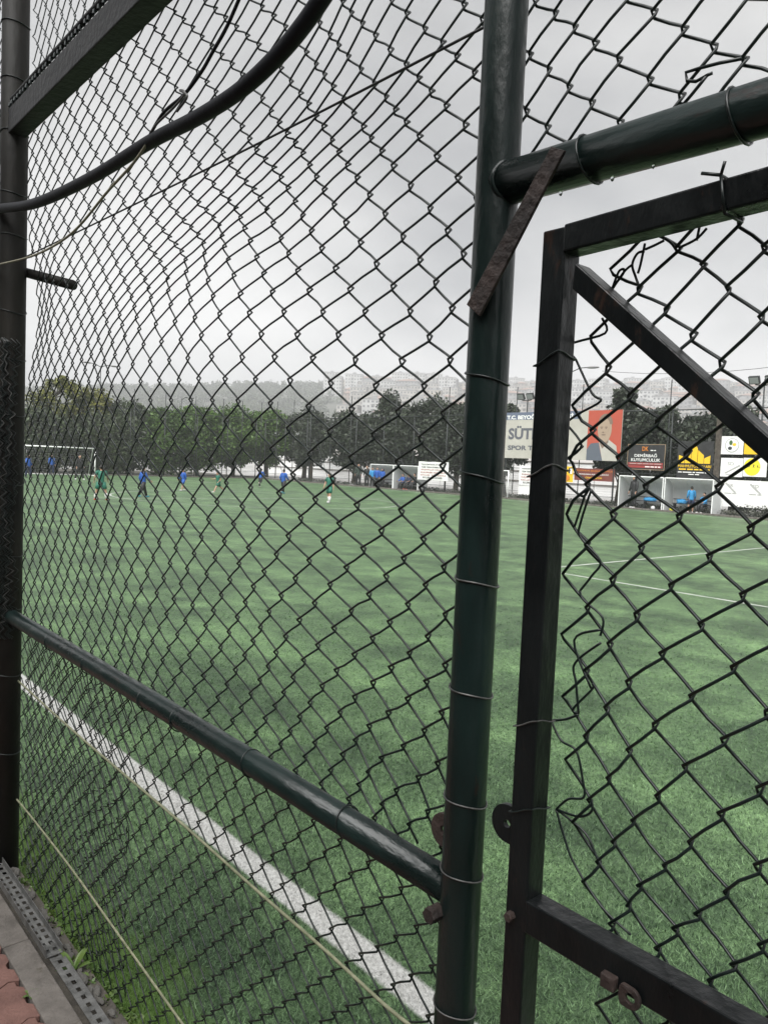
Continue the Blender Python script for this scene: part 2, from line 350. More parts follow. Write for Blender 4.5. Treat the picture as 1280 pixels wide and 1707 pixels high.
MAT['farleaf'] = mat('far_wood_leaf', (0.022, 0.034, 0.018), (0.05, 0.065, 0.03), 0.06, 0.8, island=0.35)
def leaf_cloud(mb_arrays, c, rad, nleaf, size, flat=0.0):
    p = npr.normal(0, 1, (nleaf, 3)); p /= np.linalg.norm(p, axis=1, keepdims=True); p *= (npr.random((nleaf, 1)) ** 0.45)
    p = p * np.asarray(rad) + np.asarray(c)
    a = npr.normal(0, 1, (nleaf, 3)); a /= np.linalg.norm(a, axis=1, keepdims=True)
    b = np.cross(a, npr.normal(0, 1, (nleaf, 3))); b /= np.linalg.norm(b, axis=1, keepdims=True)
    s = size * npr.uniform(0.6, 1.35, (nleaf, 1))
    mb_arrays.append(np.stack([p - a * s, p - b * s * 0.55, p + a * s, p + b * s * 0.55], 1))
def leaves_object(name, arrays, m, parent=None):
    Q = np.concatenate(arrays).astype(np.float32); nq = len(Q)
    me = bpy.data.meshes.new(name); me.vertices.add(4 * nq); me.vertices.foreach_set('co', Q.reshape(-1))
    me.loops.add(4 * nq); me.loops.foreach_set('vertex_index', np.arange(4 * nq, dtype=np.int32))
    me.polygons.add(nq); me.polygons.foreach_set('loop_start', np.arange(0, 4 * nq, 4, dtype=np.int32)); me.polygons.foreach_set('loop_total', np.full(nq, 4, np.int32))
    me.update(); me.materials.append(m)
    o = bpy.data.objects.new(name, me); COL.objects.link(o)
    if parent is not None: o.parent = parent; o.matrix_parent_inverse = Matrix.Translation(-parent.location)
    return o
arr = []
for i in range(1300):
    az = rnd.uniform(8, 38.5); r = RR + 4 - (rnd.random() ** 1.4) * 340
    if az > 35 and rnd.random() < (az - 35) / 4: continue
    h = rnd.uniform(3.2, 7.0) * (1.25 if rnd.random() < 0.12 else 1); x, y, z = polar(az, r, hill_z(az, r))
    leaf_cloud(arr, (x, y, z + h * 0.45), (rnd.uniform(3, 6), rnd.uniform(3, 6), h * 0.6), 34, 1.3)
for i in range(160):   # greenery between the houses
    az = rnd.uniform(39, 70); r = rnd.uniform(440, RR); x, y, z = polar(az, r, hill_z(az, r))
    leaf_cloud(arr, (x, y, z + 2.5), (rnd.uniform(3, 6), rnd.uniform(3, 6), rnd.uniform(2.5, 4.5)), 30, 1.0)
wood = leaves_object('hillside_wood', arr, MAT['farleaf']); tag(wood, 'grey-green wood covering the hazy hill on the left', 'wood', kind='stuff')

# apartment blocks on the hillside: six kinds, copied
BW = [mat('plaster_%d' % i, c, tuple(v * 0.8 for v in c), 0.3, 0.85) for i, c in enumerate([(0.40, 0.38, 0.35), (0.30, 0.27, 0.24), (0.47, 0.47, 0.46), (0.33, 0.26, 0.225), (0.25, 0.25, 0.25), (0.41, 0.36, 0.30)])]
GLASS = mat('far_glass', (0.11, 0.115, 0.12), None, rough=0.2)
ROOFT = mat('roof_tile', (0.20, 0.135, 0.11), (0.27, 0.19, 0.16), 1, 0.85); ROOFF = mat('flat_roof', (0.25, 0.25, 0.25), None, rough=0.9)
def house_kind(k, w, d, fl, hip):
    root = thing('apartment_block', 'x', 'building'); H = fl * 3.0
    wall = local_build(MB().box((-w / 2, -d / 2, -9), (w / 2, d / 2, H)), 'wall', BW[k], root)
    mb = MB(); nb = max(3, int(w / 2.6)); sm = MB()
    for f in range(-1, fl):
        for j in range(nb):
            x = -w / 2 + w * (j + .5) / nb; z = f * 3 + 0.9
            if (j + k) % 3 == 1 and k % 2 == 0:
                sm.box((x - 1.1, -d / 2 - 1.0, f * 3 - 0.1), (x + 1.1, -d / 2 + 0.1, f * 3 + 0.05)); sm.box((x - 1.1, -d / 2 - 1.0, f * 3 + 0.05), (x + 1.1, -d / 2 - 0.92, f * 3 + 0.95))
                mb.box((x - 0.8, -d / 2 - 0.03, f * 3 + 0.1), (x + 0.8, -d / 2 + 0.1, f * 3 + 2.2))
            else: mb.box((x - 0.6, -d / 2 - 0.03, z), (x + 0.6, -d / 2 + 0.1, z + 1.35))
        for j in range(3):
            y = -d / 2 + d * (j + .5) / 3; z = f * 3 + 0.9
            for s in (-1, 1): mb.box((s * w / 2 - 0.04, y - 0.55, z), (s * w / 2 + 0.04, y + 0.55, z + 1.3))
    tag(local_build(mb, 'windows', GLASS, root), kind='stuff')
    if sm.v: tag(local_build(sm, 'balconies', BW[k], root), kind='stuff')
    rf = MB(); e = 0.5
    if hip:
        a, b = w / 2 + e, d / 2 + e; rl = max(0.2, w / 2 - d / 2)
        rf.add([(-a, -b, H), (a, -b, H), (a, b, H), (-a, b, H), (-rl, 0, H + 2.2), (rl, 0, H + 2.2)], [(0, 1, 5, 4), (1, 2, 5), (2, 3, 4, 5), (3, 0, 4), (3, 2, 1, 0)])
        local_build(rf, 'roof', ROOFT, root)
    else:
        rf.box((-w / 2 - .3, -d / 2 - .3, H), (w / 2 + .3, d / 2 + .3, H + 0.5)); rf.box((-1.5, -1.5, H + 0.5), (1.5, 1.5, H + 2.4)); local_build(rf, 'roof', ROOFF, root)
    return root
kinds = [house_kind(0, 13, 11, 5, False), house_kind(1, 10, 10, 4, True), house_kind(2, 16, 12, 6, False), house_kind(3, 9, 10, 3, True), house_kind(4, 20, 12, 5, True), house_kind(5, 12, 11, 4, False)]
desc = ['cream flat-roofed block', 'brownish hip-roofed house', 'tall white flat-roofed block', 'small pinkish hip-roofed house', 'wide grey hip-roofed block', 'sand-coloured flat-roofed block']
used = [False] * 6; cnt = 0
ORD = ['first', 'second', 'third', 'fourth', 'fifth', 'sixth', 'seventh', 'eighth', 'ninth', 'tenth', 'eleventh', 'twelfth', 'thirteenth', 'fourteenth', 'fifteenth', 'sixteenth', 'seventeenth', 'eighteenth', 'nineteenth', 'twentieth'] + ['%s-%s' % (t_, u_) for t_ in ('twenty', 'thirty', 'forty') for u_ in ('first', 'second', 'third', 'fourth', 'fifth', 'sixth', 'seventh', 'eighth', 'ninth', 'tenth')]
for row, r in enumerate(np.linspace(450, RR + 2, 11)):
    nth = 0; rown = 'ridge row' if row == 10 else '%s row below the ridge' % ORD[9 - row]
    az = 36.0 + rnd.uniform(0, 1) + (0 if r > 680 else 1.5)
    while az < 70:
        k = rnd.randrange(6); w = (13, 10, 16, 9, 20, 12)[k]; step = math.degrees((w + rnd.uniform(0.5, 4)) / r); az += step / 2
        rr_ = r + rnd.uniform(-8, 8); x, y, z = polar(az, rr_, hill_z(az, min(rr_, RR)) - rnd.uniform(0, 2.5) - (5 if r > 790 else 0))
        rz = math.radians(180 - az) + math.pi + rnd.uniform(-0.35, 0.35)
        lab = '%s in the %s, %s from the left' % (desc[k], rown, ORD[nth]); nth += 1
        if not used[k]: used[k] = True; o = kinds[k]; o.location = (x, y, z); o.rotation_euler = (0, 0, rz); o['label'] = lab
        else: o = dup(kinds[k], (x, y, z), rz, lab)
        o['group'] = 'apartment blocks on the hillside %s' % ('cream', 'brownish', 'white', 'pinkish', 'grey', 'sand')[k]
        az += step / 2; cnt += 1

# street side: unseen building added behind the viewer to darken the near posts
sb = thing('added_shade_building', 'dark plastered building across the pavement behind the viewer', 'building', (-9.5, 6, 0))
MB().box((-19, -24, -0.03), (-7.5, 34, 8.2)).build('wall', mat('shade_building_plaster', (0.06, 0.055, 0.05), (0.11, 0.10, 0.09), 0.5, 0.9), sb)
MB().box((-19.4, -24.4, 8.2), (-7.0, 34.4, 8.6)).build('roof', ROOFF, sb)
for f in range(2):
    for k in range(17): MB().box((-7.53, -22.3 + k * 3.35, 1.0 + f * 3.1), (-7.46, -20.9 + k * 3.35, 2.5 + f * 3.1)).build('window', GLASS, sb)
# pale wall behind the far side
wl = thing('retaining_wall', 'long pale plastered wall behind the far touchline trees', 'wall', (50, 36, 0))
for i in range(14):
    y0 = 6 + i * 5.4; MB().box((49.8, y0 + 0.03, -0.05), (50.2, y0 + 5.37, 2.5)).build('wall_panel', MAT['wall'], wl, bevel=0.02)
for z in (0.9, 1.7, 2.5): MB().box((49.72, 6, z), (50.3, 81.6, z + 0.09)).build('coping', MAT['concrete'], wl)
wl2 = thing('retaining_wall', 'pale wall seen between trunks behind the far goal', 'wall', (25, 78, 0))
for i in range(11):
    x0 = 2 + i * 5.2; MB().box((x0 + 0.03, 77.8, -0.05), (x0 + 5.17, 78.2, 2.0)).build('wall_panel', MAT['wall'], wl2, bevel=0.02)
bank = MB(); bank.add([(50.3, 0, 2.4), (50.3, 90, 2.4), (80, 90, 4.2), (80, 0, 4.2), (80, 0, -0.1), (80, 90, -0.1), (50.3, 0, -0.1), (50.3, 90, -0.1)],
                      [(0, 3, 2, 1), (3, 4, 5, 2), (0, 1, 7, 6), (0, 6, 4, 3), (1, 2, 5, 7)])
tag(bank.build('bank', mat('pale_earth', (0.36, 0.33, 0.31), (0.48, 0.46, 0.44), 0.3, 0.9)), kind='structure')
lot = MB().box((40.61, 2.0, -0.025), (49.7, 77.7, 0.01)).build('pale_yard', mat('yard_gravel', (0.30, 0.29, 0.28), (0.42, 0.41, 0.40), 0.6, 0.9)); tag(lot, kind='structure')
ev = MB().box((PX1 + 0.003, PY0, -0.02), (PX1 + 0.12, PY1 + 0.14, 0.09)).build('edge_kerb', MAT['concrete']); tag(ev, kind='structure')
ev = MB().box((PX0, PY1 + 0.003, -0.02), (PX1, PY1 + 0.14, 0.09)).build('edge_kerb', MAT['concrete']); tag(ev, kind='structure')

# ================================================================== TREES
LEAF = dict(mid=mat('leaf_mid', (0.020, 0.032, 0.014), (0.052, 0.072, 0.028), 0.7, 0.6, island=0.5),
            dark=mat('leaf_dark', (0.013, 0.021, 0.012), (0.038, 0.050, 0.028), 0.9, 0.6, island=0.5),
            pine=mat('leaf_pine', (0.020, 0.046, 0.008), (0.075, 0.150, 0.016), 0.6, 0.6, island=0.5),
            olive=mat('leaf_olive', (0.06, 0.075, 0.010), (0.15, 0.15, 0.022), 0.9, 0.6, island=0.5),
            grey=mat('leaf_grey', (0.028, 0.034, 0.026), (0.06, 0.062, 0.046), 0.9, 0.6, island=0.5))
def tree(label, x, y, H, rad, base, leaf, shape='round', nleaf=9000, size=0.15, group=None, nclump=84):
    root = thing('tree', label, 'tree', (x, y, 0), group); R2 = random.Random(int(x * 31 + y * 17))
    mb = MB(); bend = [(x + 0.08 * math.sin(i * 1.3 + x), y + 0.08 * math.cos(i * 1.7 + y), H * 0.85 * i / 6) for i in range(7)]
    mb.tube(bend, [0.2 * (1 - 0.12 * i) * H / 6 for i in range(7)], 8)
    cl = []
    ctr = base + (H - base) * 0.5; hz = (H - base) * 0.5
    for i in range(nclump):
        for _ in range(30):
            a = R2.uniform(0, 2 * math.pi); q = R2.random() ** 0.5; zz = R2.uniform(-1, 1)
            lim = {'round': math.sqrt(max(0, 1 - zz * zz)) ** 0.8, 'cone': max(0.12, (1 - zz) / 2) ** 0.75 * min(1, (zz + 1.15) * 2.2), 'umbrella': math.sqrt(max(0, 1 - max(0, zz) ** 2)) * min(1, (zz + 1.25)), 'tall': (1 - zz * zz) ** 0.35}[shape]
            if q > 0.45 or R2.random() < .4: break
        rr = rad * lim * q * R2.uniform(0.85, 1.12); c = (x + rr * math.cos(a), y + rr * math.sin(a), ctr + zz * hz * 0.93)
        cl.append((c, R2.uniform(0.20, 0.36) * rad * 1.1))
    for c, s in cl[::2]:
        z0 = max(base * 0.55, c[2] - R2.uniform(0.5, 1.4)); z0 = min(z0, H * 0.8)
        p0 = (x, y, z0); pm = tuple((p0[i] + c[i]) / 2 + R2.uniform(-.15, .15) for i in range(3))
        mb.tube([p0, pm, c], [0.05, 0.035, 0.012], 5)
    mb.build('trunk', MAT['bark'], root, smooth=True)
    arr = []; per = nleaf // nclump
    for c, s in cl: leaf_cloud(arr, c, (s, s, s * R2.uniform(0.65, 1.0)), per, size)
    leaves_object('crown', arr, LEAF[leaf], root)
    return root
G1 = 'trees behind the far goal'; G2 = 'trees behind the far touchline'
tree('dark green tree at far left behind the goal', 16.2, 66.5, 5.4, 3.4, 0.2, 'pine', group=G1)
tree('tall yellowish-green tree rising highest behind the goal', 21.6, 66.5, 7.9, 2.2, 0.5, 'olive', 'tall', group=G1, nleaf=10000)
tree('yellowish tree just right of the tallest one behind the goal', 24.6, 67.0, 7.2, 2.2, 0.5, 'olive', 'tall', group=G1)
tree('thin greyish tree left of the round pines', 27.6, 66.0, 6.3, 2.4, 0.3, 'mid', 'tall', group=G1)
tree('leftmost round-topped green pine behind the end line', 30.2, 64.5, 5.6, 3.2, 0.3, 'pine', 'umbrella', group=G1, nleaf=10000)
tree('second round-topped green pine behind the end line', 33.8, 65.0, 5.9, 3.4, 0.7, 'pine', 'umbrella', group=G1, nleaf=11000)
tree('third round-topped green pine behind the end line', 37.8, 65.4, 6.3, 3.4, 1.2, 'pine', 'umbrella', group=G1, nleaf=11000)
tree('rightmost round-topped pine, beside the dark tree', 41.4, 65.0, 6.4, 3.0, 1.5, 'pine', 'umbrella', group=G1)
tree('low bushy dark tree between the goal and the pines', 24.2, 63.8, 4.7, 3.4, 0.1, 'mid', group=G1)
tree('low bushy dark tree right behind the goal net', 18.8, 64.0, 4.8, 3.6, 0.1, 'mid', group=G1)
tree('dark tree at the corner between pines and lone conifer', 43.8, 62.0, 6.4, 2.5, 1.4, 'dark', group=G2, nleaf=9000)
tree('lone dark conical tree standing apart by the corner', 41.2, 57.2, 6.0, 1.9, 1.7, 'dark', 'cone', group=G2)
tree('dark tree left of the tallest one behind the left dugouts', 41.6, 51.4, 6.0, 2.6, 1.3, 'dark', group=G2, nleaf=9000)
tree('tallest dark tree, behind the left dugout', 41.4, 47.0, 7.4, 2.4, 1.5, 'dark', 'cone', group=G2, nleaf=10000)
tree('broad dark tree right of the tallest one', 41.6, 43.0, 7.0, 2.8, 1.3, 'dark', group=G2, nleaf=10000)
tree('dark tree above the white notice on the far side', 41.4, 39.2, 6.2, 2.6, 1.6, 'dark', group=G2, nleaf=9000)
tree('dark tree just left of the big blue and beige signboard', 41.3, 34.6, 6.2, 1.8, 1.7, 'dark', 'cone', group=G2)
tree('dark tree behind the red end of the signboard', 41.4, 25.6, 6.9, 1.8, 1.7, 'dark', 'cone', group=G2, nleaf=9000)
tree('dark tree behind the jeweller banner', 41.5, 23.2, 5.7, 1.9, 0.8, 'dark', group=G2, nleaf=9000)
tree('dark tree between the two black banners', 41.3, 20.8, 5.2, 1.7, 0.7, 'dark', group=G2, nleaf=9000)
tree('dark tree behind the yellow crown banner', 41.4, 18.7, 5.5, 1.7, 0.7, 'dark', group=G2, nleaf=9000)
# low planting at the foot of the far fence
arr = []
for i in range(330):
    y = rnd.uniform(12, 55); leaf_cloud(arr, (rnd.uniform(38.0, 38.5), y, rnd.uniform(0.06, 0.24)), (0.25, 0.4, 0.16), 26, 0.06)
for i in range(60):
    y = rnd.uniform(13.5, 17.3); leaf_cloud(arr, (rnd.uniform(38.5, 39.2), y, rnd.uniform(0.2, 0.5)), (0.3, 0.4, 0.25), 40, 0.06)
hd = leaves_object('low_planting', arr, LEAF['grey']); tag(hd, 'low straggly planting along the foot of the far fence', 'planting', kind='stuff')

# ================================================================== NEAR FENCE AND GATE
DM = 0.992   # plane of the wire mesh, on the pitch side of the posts
DF = 0.95    # centre of posts and rails
PY_, LPY = 0.842, 3.480
def tps(uv, val, lam=0.0):
    uv = np.asarray(uv, float); val = np.asarray(val, float); n = len(uv)
    def U(d2): return np.where(d2 > 0, d2 * np.log(np.maximum(d2, 1e-12)) * 0.5, 0)
    K = U(((uv[:, None] - uv[None]) ** 2).sum(-1)) + lam * np.eye(n); P = np.hstack([np.ones((n, 1)), uv])
    A = np.block([[K, P], [P.T, np.zeros((3, 3))]]); w = np.linalg.solve(A, np.vstack([val, np.zeros((3, val.shape[1]))]))
    def ev(q):
        q = np.atleast_2d(np.asarray(q, float)); return U(((q[:, None] - uv[None]) ** 2).sum(-1)) @ w[:n] + np.hstack([np.ones((len(q), 1)), q]) @ w[n:]
    return ev
def lattice(rows, X, lam=2.0, extra=()):
    uv, yz = [], []
    for a, b0, pts in rows:       # a run of knuckles along one '\' line: a fixed, b counting up
        for k, (px, py) in enumerate(pts):
            b = b0 + k; uv.append((a + b, b - a)); p = on_x(px, py, X); yz.append((p[1], p[2]))
    for u, v, y, z in extra: uv.append((u, v)); yz.append((y, z))
    return tps(uv, yz, lam), np.array(uv), np.array(yz)
MAIN = [
 (3, -5, [(678,23),(707,48),(740,75),(760,94),(792,124)]),
 (2, -8, [(585,22),(605,40),(626,59),(650,86),(680,110),(697,129),(720,154),(743,176),(776,210)]),
 (1, -10, [(533,40),(553,59),(565,77),(581,95),(601,117),(627,142),(644,163),(660,185),(677,205),(700,228),(727,264),(765,298)]),
 (0, -11, [(493,68),(510,88),(527,110),(540,126),(555,145),(575,167),(589,190),(607,214),(617,232),(637,253),(655,278),(684,311),(717,350),(747,386)]),
 (-1, -12, [(451,93),(470,115),(486,136),(503,156),(515,175),(528,194),(539,212),(554,235),(563,255),(580,277),(594,298),(616,327),(641,360),(672,397),(700,436),(725,472),(750,517)]),
 (-2, -3, [(539,317),(556,345),(577,375),(602,407),(627,442),(655,480),(684,522),(719,567),(752,602)]),
 (-3, -3, [(504,361),(519,387),(536,415),(560,450),(584,484),(609,521),(635,561),(669,604),(709,646),(735,692)]),
 (-4, -3, [(469,401),(481,424),(495,452),(516,486),(537,522),(564,561),(592,602),(626,646),(664,687),(705,735)]),
 (-5, -4, [(417,404),(427,429),(439,457),(454,489),(472,522),(496,559),(521,600),(551,641),(586,685),(622,726),(662,774),(705,815),(737,865)]),
 (-6, -5, [(372,412),(379,432),(389,461),(400,492),(415,524),(435,560),(457,597),(483,636),(514,681),(551,722),(586,767),(630,812),(670,854),(707,905)]),
 (-7, -7, [(340,406),(339,424),(342,445),(346,471),(355,496),(365,526),(383,560),(405,599),(426,635),(451,675),(483,716),(516,760),(556,800),(595,846),(637,885),(672,935),(710,976),(741,1027)]),
 (-8, -7, [(309,434),(309,454),(313,479),(317,502),(324,531),(335,561),(352,596),(376,635),(396,671),(423,711),(454,752),(489,794),(526,835),(567,876),(607,917),(645,965),(680,1011),(716,1067)]),
 (-9, -7, [(279,466),(279,485),(284,510),(291,539),(302,569),(312,600),(331,634),(355,670),(376,706),(404,745),(432,786),(466,826),(502,867),(540,907),(578,949),(615,994),(651,1039),(681,1091),(711,1140),(735,1190)]),
 (-10, -6, [(253,520),(259,542),(269,572),(282,604),(299,635),(319,671),(340,702),(365,737),(392,776),(419,816),(447,856),(482,896),(517,937),(550,977),(586,1021),(621,1066),(652,1116),(680,1167),(708,1224)]),
 (-11, -6, [(232,550),(239,576),(250,606),(266,636),(286,671),(307,701),(329,736),(352,771),(378,807),(405,849),(432,887),(462,927),(493,967),(526,1008),(557,1050),(592,1093),(622,1141),(647,1191),(671,1246),(702,1299),(710,1357)]),
 (-12, -5, [(221,610),(235,639),(251,670),(272,701),(291,736),(312,767),(336,804),(362,839),(391,877),(415,916),(440,956),(468,996),(500,1035),(530,1080),(561,1121),(592,1165),(614,1212),(634,1266),(660,1317),(680,1377)]),
 (-13, -5, [(205,642),(222,671),(237,700),(257,735),(277,765),(300,802),(322,835),(349,869),(375,905),(399,942),(422,980),(449,1022),(476,1064),(507,1102)]),
 (-13, 10, [(567,1191),(594,1235),(612,1291),(636,1344)]),
 (-14, -1, [(269,796),(292,829),(314,864),(336,899),(359,931),(383,969),(410,1007),(435,1050),(460,1091),(490,1134)]),
 (-14, 11, [(572,1261),(600,1312),(627,1367)]), (-15, 11, [(549,1287),(582,1335)]), (-16, 11, [(537,1310)]),
] + [(-14 - k, 0, [p]) for k, p in enumerate([(292,829),(282,855),(275,881),(266,909),(256,931),(246,959),(236,984),(224,1007),(217,1032),(209,1054),(207,1075)])][1:] \
  + [(-15 - k, 3, [p]) for k, p in enumerate([(345,959),(332,986),(322,1012),(309,1037),(296,1060),(281,1084),(271,1102)])] \
  + [(-15 - k, 6, [p]) for k, p in enumerate([(423,1071),(409,1095),(393,1120),(379,1144),(364,1165)])]
LOWER = [(0, 0, [(546,1421),(560,1476),(580,1534),(604,1592),(630,1654)]), (-1, 0, [(517,1445),(534,1493),(554,1551),(582,1606)]), (-2, 0, [(492,1460),(508,1513),(530,1568),(558,1620)]),
         (-3, 0, [(472,1477),(492,1527),(515,1580)]), (-4, 0, [(456,1493)]), (1, 1, [(585,1458),(608,1517),(631,1582),(657,1644)]), (2, 2, [(639,1500),(663,1563),(687,1627)]), (3, 3, [(697,1548)])]
UPR = [(0, 0, [(922,21),(955,43),(989,71),(1027,95),(1080,133),(1132,161)]), (-1, 1, [(911,115),(946,144),(982,172),(1032,203)]), (-2, 2, [(909,213)]), (1, 3, [(1088,20),(1136,46),(1188,77),(1236,97)])]
GATE = [(2, 1, [(1233,369),(1275,416)]), (1, 0, [(1130,419),(1171,443),(1210,485),(1266,533)]), (0, 0, [(1066,480),(1116,512),(1163,557),(1208,604),(1266,654)]),
        (-1, 1, [(1008,622),(1046,665),(1091,708),(1141,762),(1194,815),(1252,886)]), (-2, 2, [(988,718),(1033,766),(1077,812),(1136,860),(1183,929),(1238,994)]),
        (-3, 3, [(980,810),(1022,860),(1068,917),(1118,979),(1170,1046),(1223,1113),(1278,1191)]), (-4, 5, [(1022,968),(1061,1028),(1105,1090),(1154,1163),(1209,1235),(1267,1319)]),
        (-5, 6, [(1017,1078),(1045,1140),(1090,1211),(1142,1279),(1202,1358),(1263,1447)]), (-6, 7, [(1013,1183),(1049,1256),(1098,1330),(1150,1408),(1211,1488),(1268,1580)]),
        (-7, 8, [(1015,1302),(1055,1371),(1110,1447),(1164,1527),(1224,1612)]), (-8, 10, [(1064,1479),(1127,1551),(1183,1636)]), (-9, 10, [(1050,1512),(1098,1588)])]

def weave(ev, u0, u1, v0, v1, X, parent, ylim, zlim, r=0.0025, sides=5, name='mesh_wire', bulge=None, e=0.055, jit=0.0016, kn=0.10):
    """one flattened-helix wire per column; neighbours hook round each other at every knuckle"""
    made = 0
    for k in range(u0, u1):
        q, dep = [], []
        for v in range(v0, v1):
            left = (k + v) % 2 == 0; u = k - e if left else k + 1 + e; d0 = 0.0036 if not left else -0.0036
            q += [(u, v - kn), (u, v + kn), (k + 0.5, v + 0.5)]; dep += [d0, -d0, -d0]
        yz = ev(q); pts = []; runs = []
        for i, (y, z) in enumerate(yz):
            v = v0 + i // 3
            y += jit * (hash1(k, v, i % 3) - .5) * 2; z += jit * (hash1(k, v, 5 + i % 3) - .5) * 2
            if zlim[0] <= z <= zlim[1] and ylim[0] - 0.03 <= y <= ylim[1] + 0.03:
                y = min(max(y, ylim[0] + 0.003 * hash1(k, v)), ylim[1] - 0.004 * hash1(k, v, 1))
                x = X + dep[i] + (bulge(y, z) if bulge else 0); pts.append((x, y, z))
            else:
                if len(pts) > 4: runs.append(pts)
                pts = []
        if len(pts) > 4: runs.append(pts)
        for p in runs:
            ys = [c[1] for c in p]
            if max(ys) - min(ys) < 0.008: continue
            MB().tube(p, r, sides, ref=np.array([1.0, 0.13, 0.07])).build(name, MAT['wire'], parent, smooth=True); made += 1
    return made
fence = thing('chain_link_fence', 'green-black chain-link fence on steel posts between pavement and pitch', 'fence', (DF, PY_, 0.06))
# posts, rails, beam
def post(y, r, m, z1=4.4): return MB().tube([(DF, y, 0.05), (DF, y, 1.5), (DF, y, 3.0), (DF, y, z1)], r, 28, ref=np.array([1., 0, 0])).build('post', MAT[m], fence, smooth=True)
post(PY_, 0.0345, 'post')
lp = post(LPY, 0.052, 'oldpost'); lp['label'] = 'weathered brownish end post at the left edge'
post(-0.62, 0.0345, 'post'); NPY = 6.10; post(NPY, 0.05, 'oldpost')
MB().tube([(DF, PY_ + 0.02, 1.176), (DF, 1.6, 1.184), (DF, 2.5, 1.186), (DF, LPY, 1.184), (DF, 6.10, 1.184)], 0.0290, 24, ref=np.array([1., 0, 0])).build('rail', MAT['rail'], fence, smooth=True)
MB().tube([(DF, PY_ - 0.01, 2.349), (DF, 0.42, 2.342), (DF, -0.62, 2.338)], 0.0330, 28, ref=np.array([1., 0, 0])).build('gate_header', MAT['rail'], fence, smooth=True)
bz = 3.165
MB().box((DF - 0.035, PY_ + 0.02, bz), (DF + 0.035, NPY, bz + 0.095)).build('top_beam', MAT['beam'], fence, bevel=0.004)
MB().tube([(DF - 0.02, PY_, bz + 0.135), (DF - 0.02, NPY, bz + 0.135)], 0.011, 10).build('top_rod', MAT['beam'], fence, smooth=True)
mb = MB(); y = PY_
i = 0
while y < LPY + 0.5:
    mb.tube([(DF - 0.035, y, bz + 0.10), (DF - 0.03, y + 0.012, bz + 0.118), (DF - 0.012, y + 0.03, bz + 0.148), (DF + 0.01, y + 0.042, bz + 0.115)], 0.0035 + 0.002 * hash1(i, 1), 5, cap=False); y += 0.028 + 0.022 * hash1(i, 2); i += 1
mb.build('lacing', MAT['wire'], fence)
# the next bay towards the far corner: one sheet of mesh
nb_ = MB()
for k in range(52):
    pts = []
    for v in range(96):
        lf = (k + v) % 2 == 0; y_ = 3.54 + (k + (-0.05 if lf else 1.05)) * 0.0485; z_ = 4.35 - v * 0.0445
        pts.append((DM + (0.003 if lf else -0.003), y_ + 0.003 * hash1(k, v), z_ + 0.003 * hash1(v, k)))
    nb_.tube(pts, 0.0023, 4, ref=np.array([1.0, 0.13, 0.07]))
tag(nb_.build('mesh_sheet', MAT['wire'], fence), kind='stuff')
# stub tube poking into the pitch from the end post
a, b = on_x(36, 452, DF + 0.05), on_x(122, 475, DF + 0.14)
MB().tube([a - (b - a) * 0.2, b], [0.020, 0.020], 12).build('stub_tube', MAT['oldpost'], fence, smooth=True)
# woven mesh of the main bay
wire_rows = [(u, -6, *on_x(815 - (815 + 8) * t_, 40 + 427 * t_, DM)[1:]) for u, t_ in []]
def wz(y): return 2.615 + (y - 0.88) * 0.022
ev_try, UV, YZ = lattice(MAIN, DM, 2.0)
slope_y = 0.0585
y_at = lambda u: 0.93 - (u - 3) * slope_y
extra = []
yref = float(ev_try([(-8, -6)])[0][0])
for u in range(-36, -9, 4): extra.append((u, -6, yref + (-8 - u) * 0.062, wz(yref + (-8 - u) * 0.062)))
for u in range(-40, 6, 6): extra.append((u, -18, None, None))
ext = [e_ for e_ in extra if e_[2] is not None]
ev1, UV, YZ = lattice(MAIN, DM, 2.0, ext)
def bulge_main(y, z):
    s = 0.0
    if y > 3.1: s += 0.05 * (y - 3.1) / 0.35 * math.exp(-((z - 2.45) / 0.25) ** 2)
    return s
weave(ev1, -52, 12, -36, 34, DM, fence, (PY_ + 0.020, LPY - 0.045), (1.170, 3.235), bulge=bulge_main)
# lower bay down to the kerb
ev2, _, _ = lattice(LOWER, DM, 4.0)
weave(ev2, -60, 14, -9, 24, DM - 0.004, fence, (PY_ + 0.020, LPY - 0.045), (0.105, 1.165), r=0.0022, e=0.05)
q2_ = lambda q: ev2(np.asarray(q) * np.array([1.03, 0.93]) + np.array([0.6, 0.9])) + np.stack([0.035 * np.sin(np.asarray(q)[:, 1] * 0.55 + np.asarray(q)[:, 0] * 0.21), 0.03 * np.sin(np.asarray(q)[:, 0] * 0.33)], 1)
weave(q2_, -62, -16, -9, 26, DM + 0.022, fence, (2.35, LPY - 0.045), (0.02, 1.13), r=0.0020, e=0.05, jit=0.004, name='skirt_wire')
# bay above the beam and bay above the gate
q0 = lambda q: np.stack([3.40 - (np.asarray(q)[:, 0] + 0.0) * 0.047, 3.25 + np.asarray(q)[:, 1] * 0.052 + 0.012 * np.sin(np.asarray(q)[:, 0] * 0.3)], 1)
weave(q0, 0, 56, 0, 23, DM + 0.004, fence, (PY_ + 0.034, LPY - 0.045), (3.24, 4.38), r=0.0022, jit=0.003)
ev3, _, _ = lattice(UPR, DM, 1.0)
weave(ev3, -8, 42, -26, 18, DM + 0.006, fence, (-0.58, PY_ + 0.03), (2.33, 4.3))
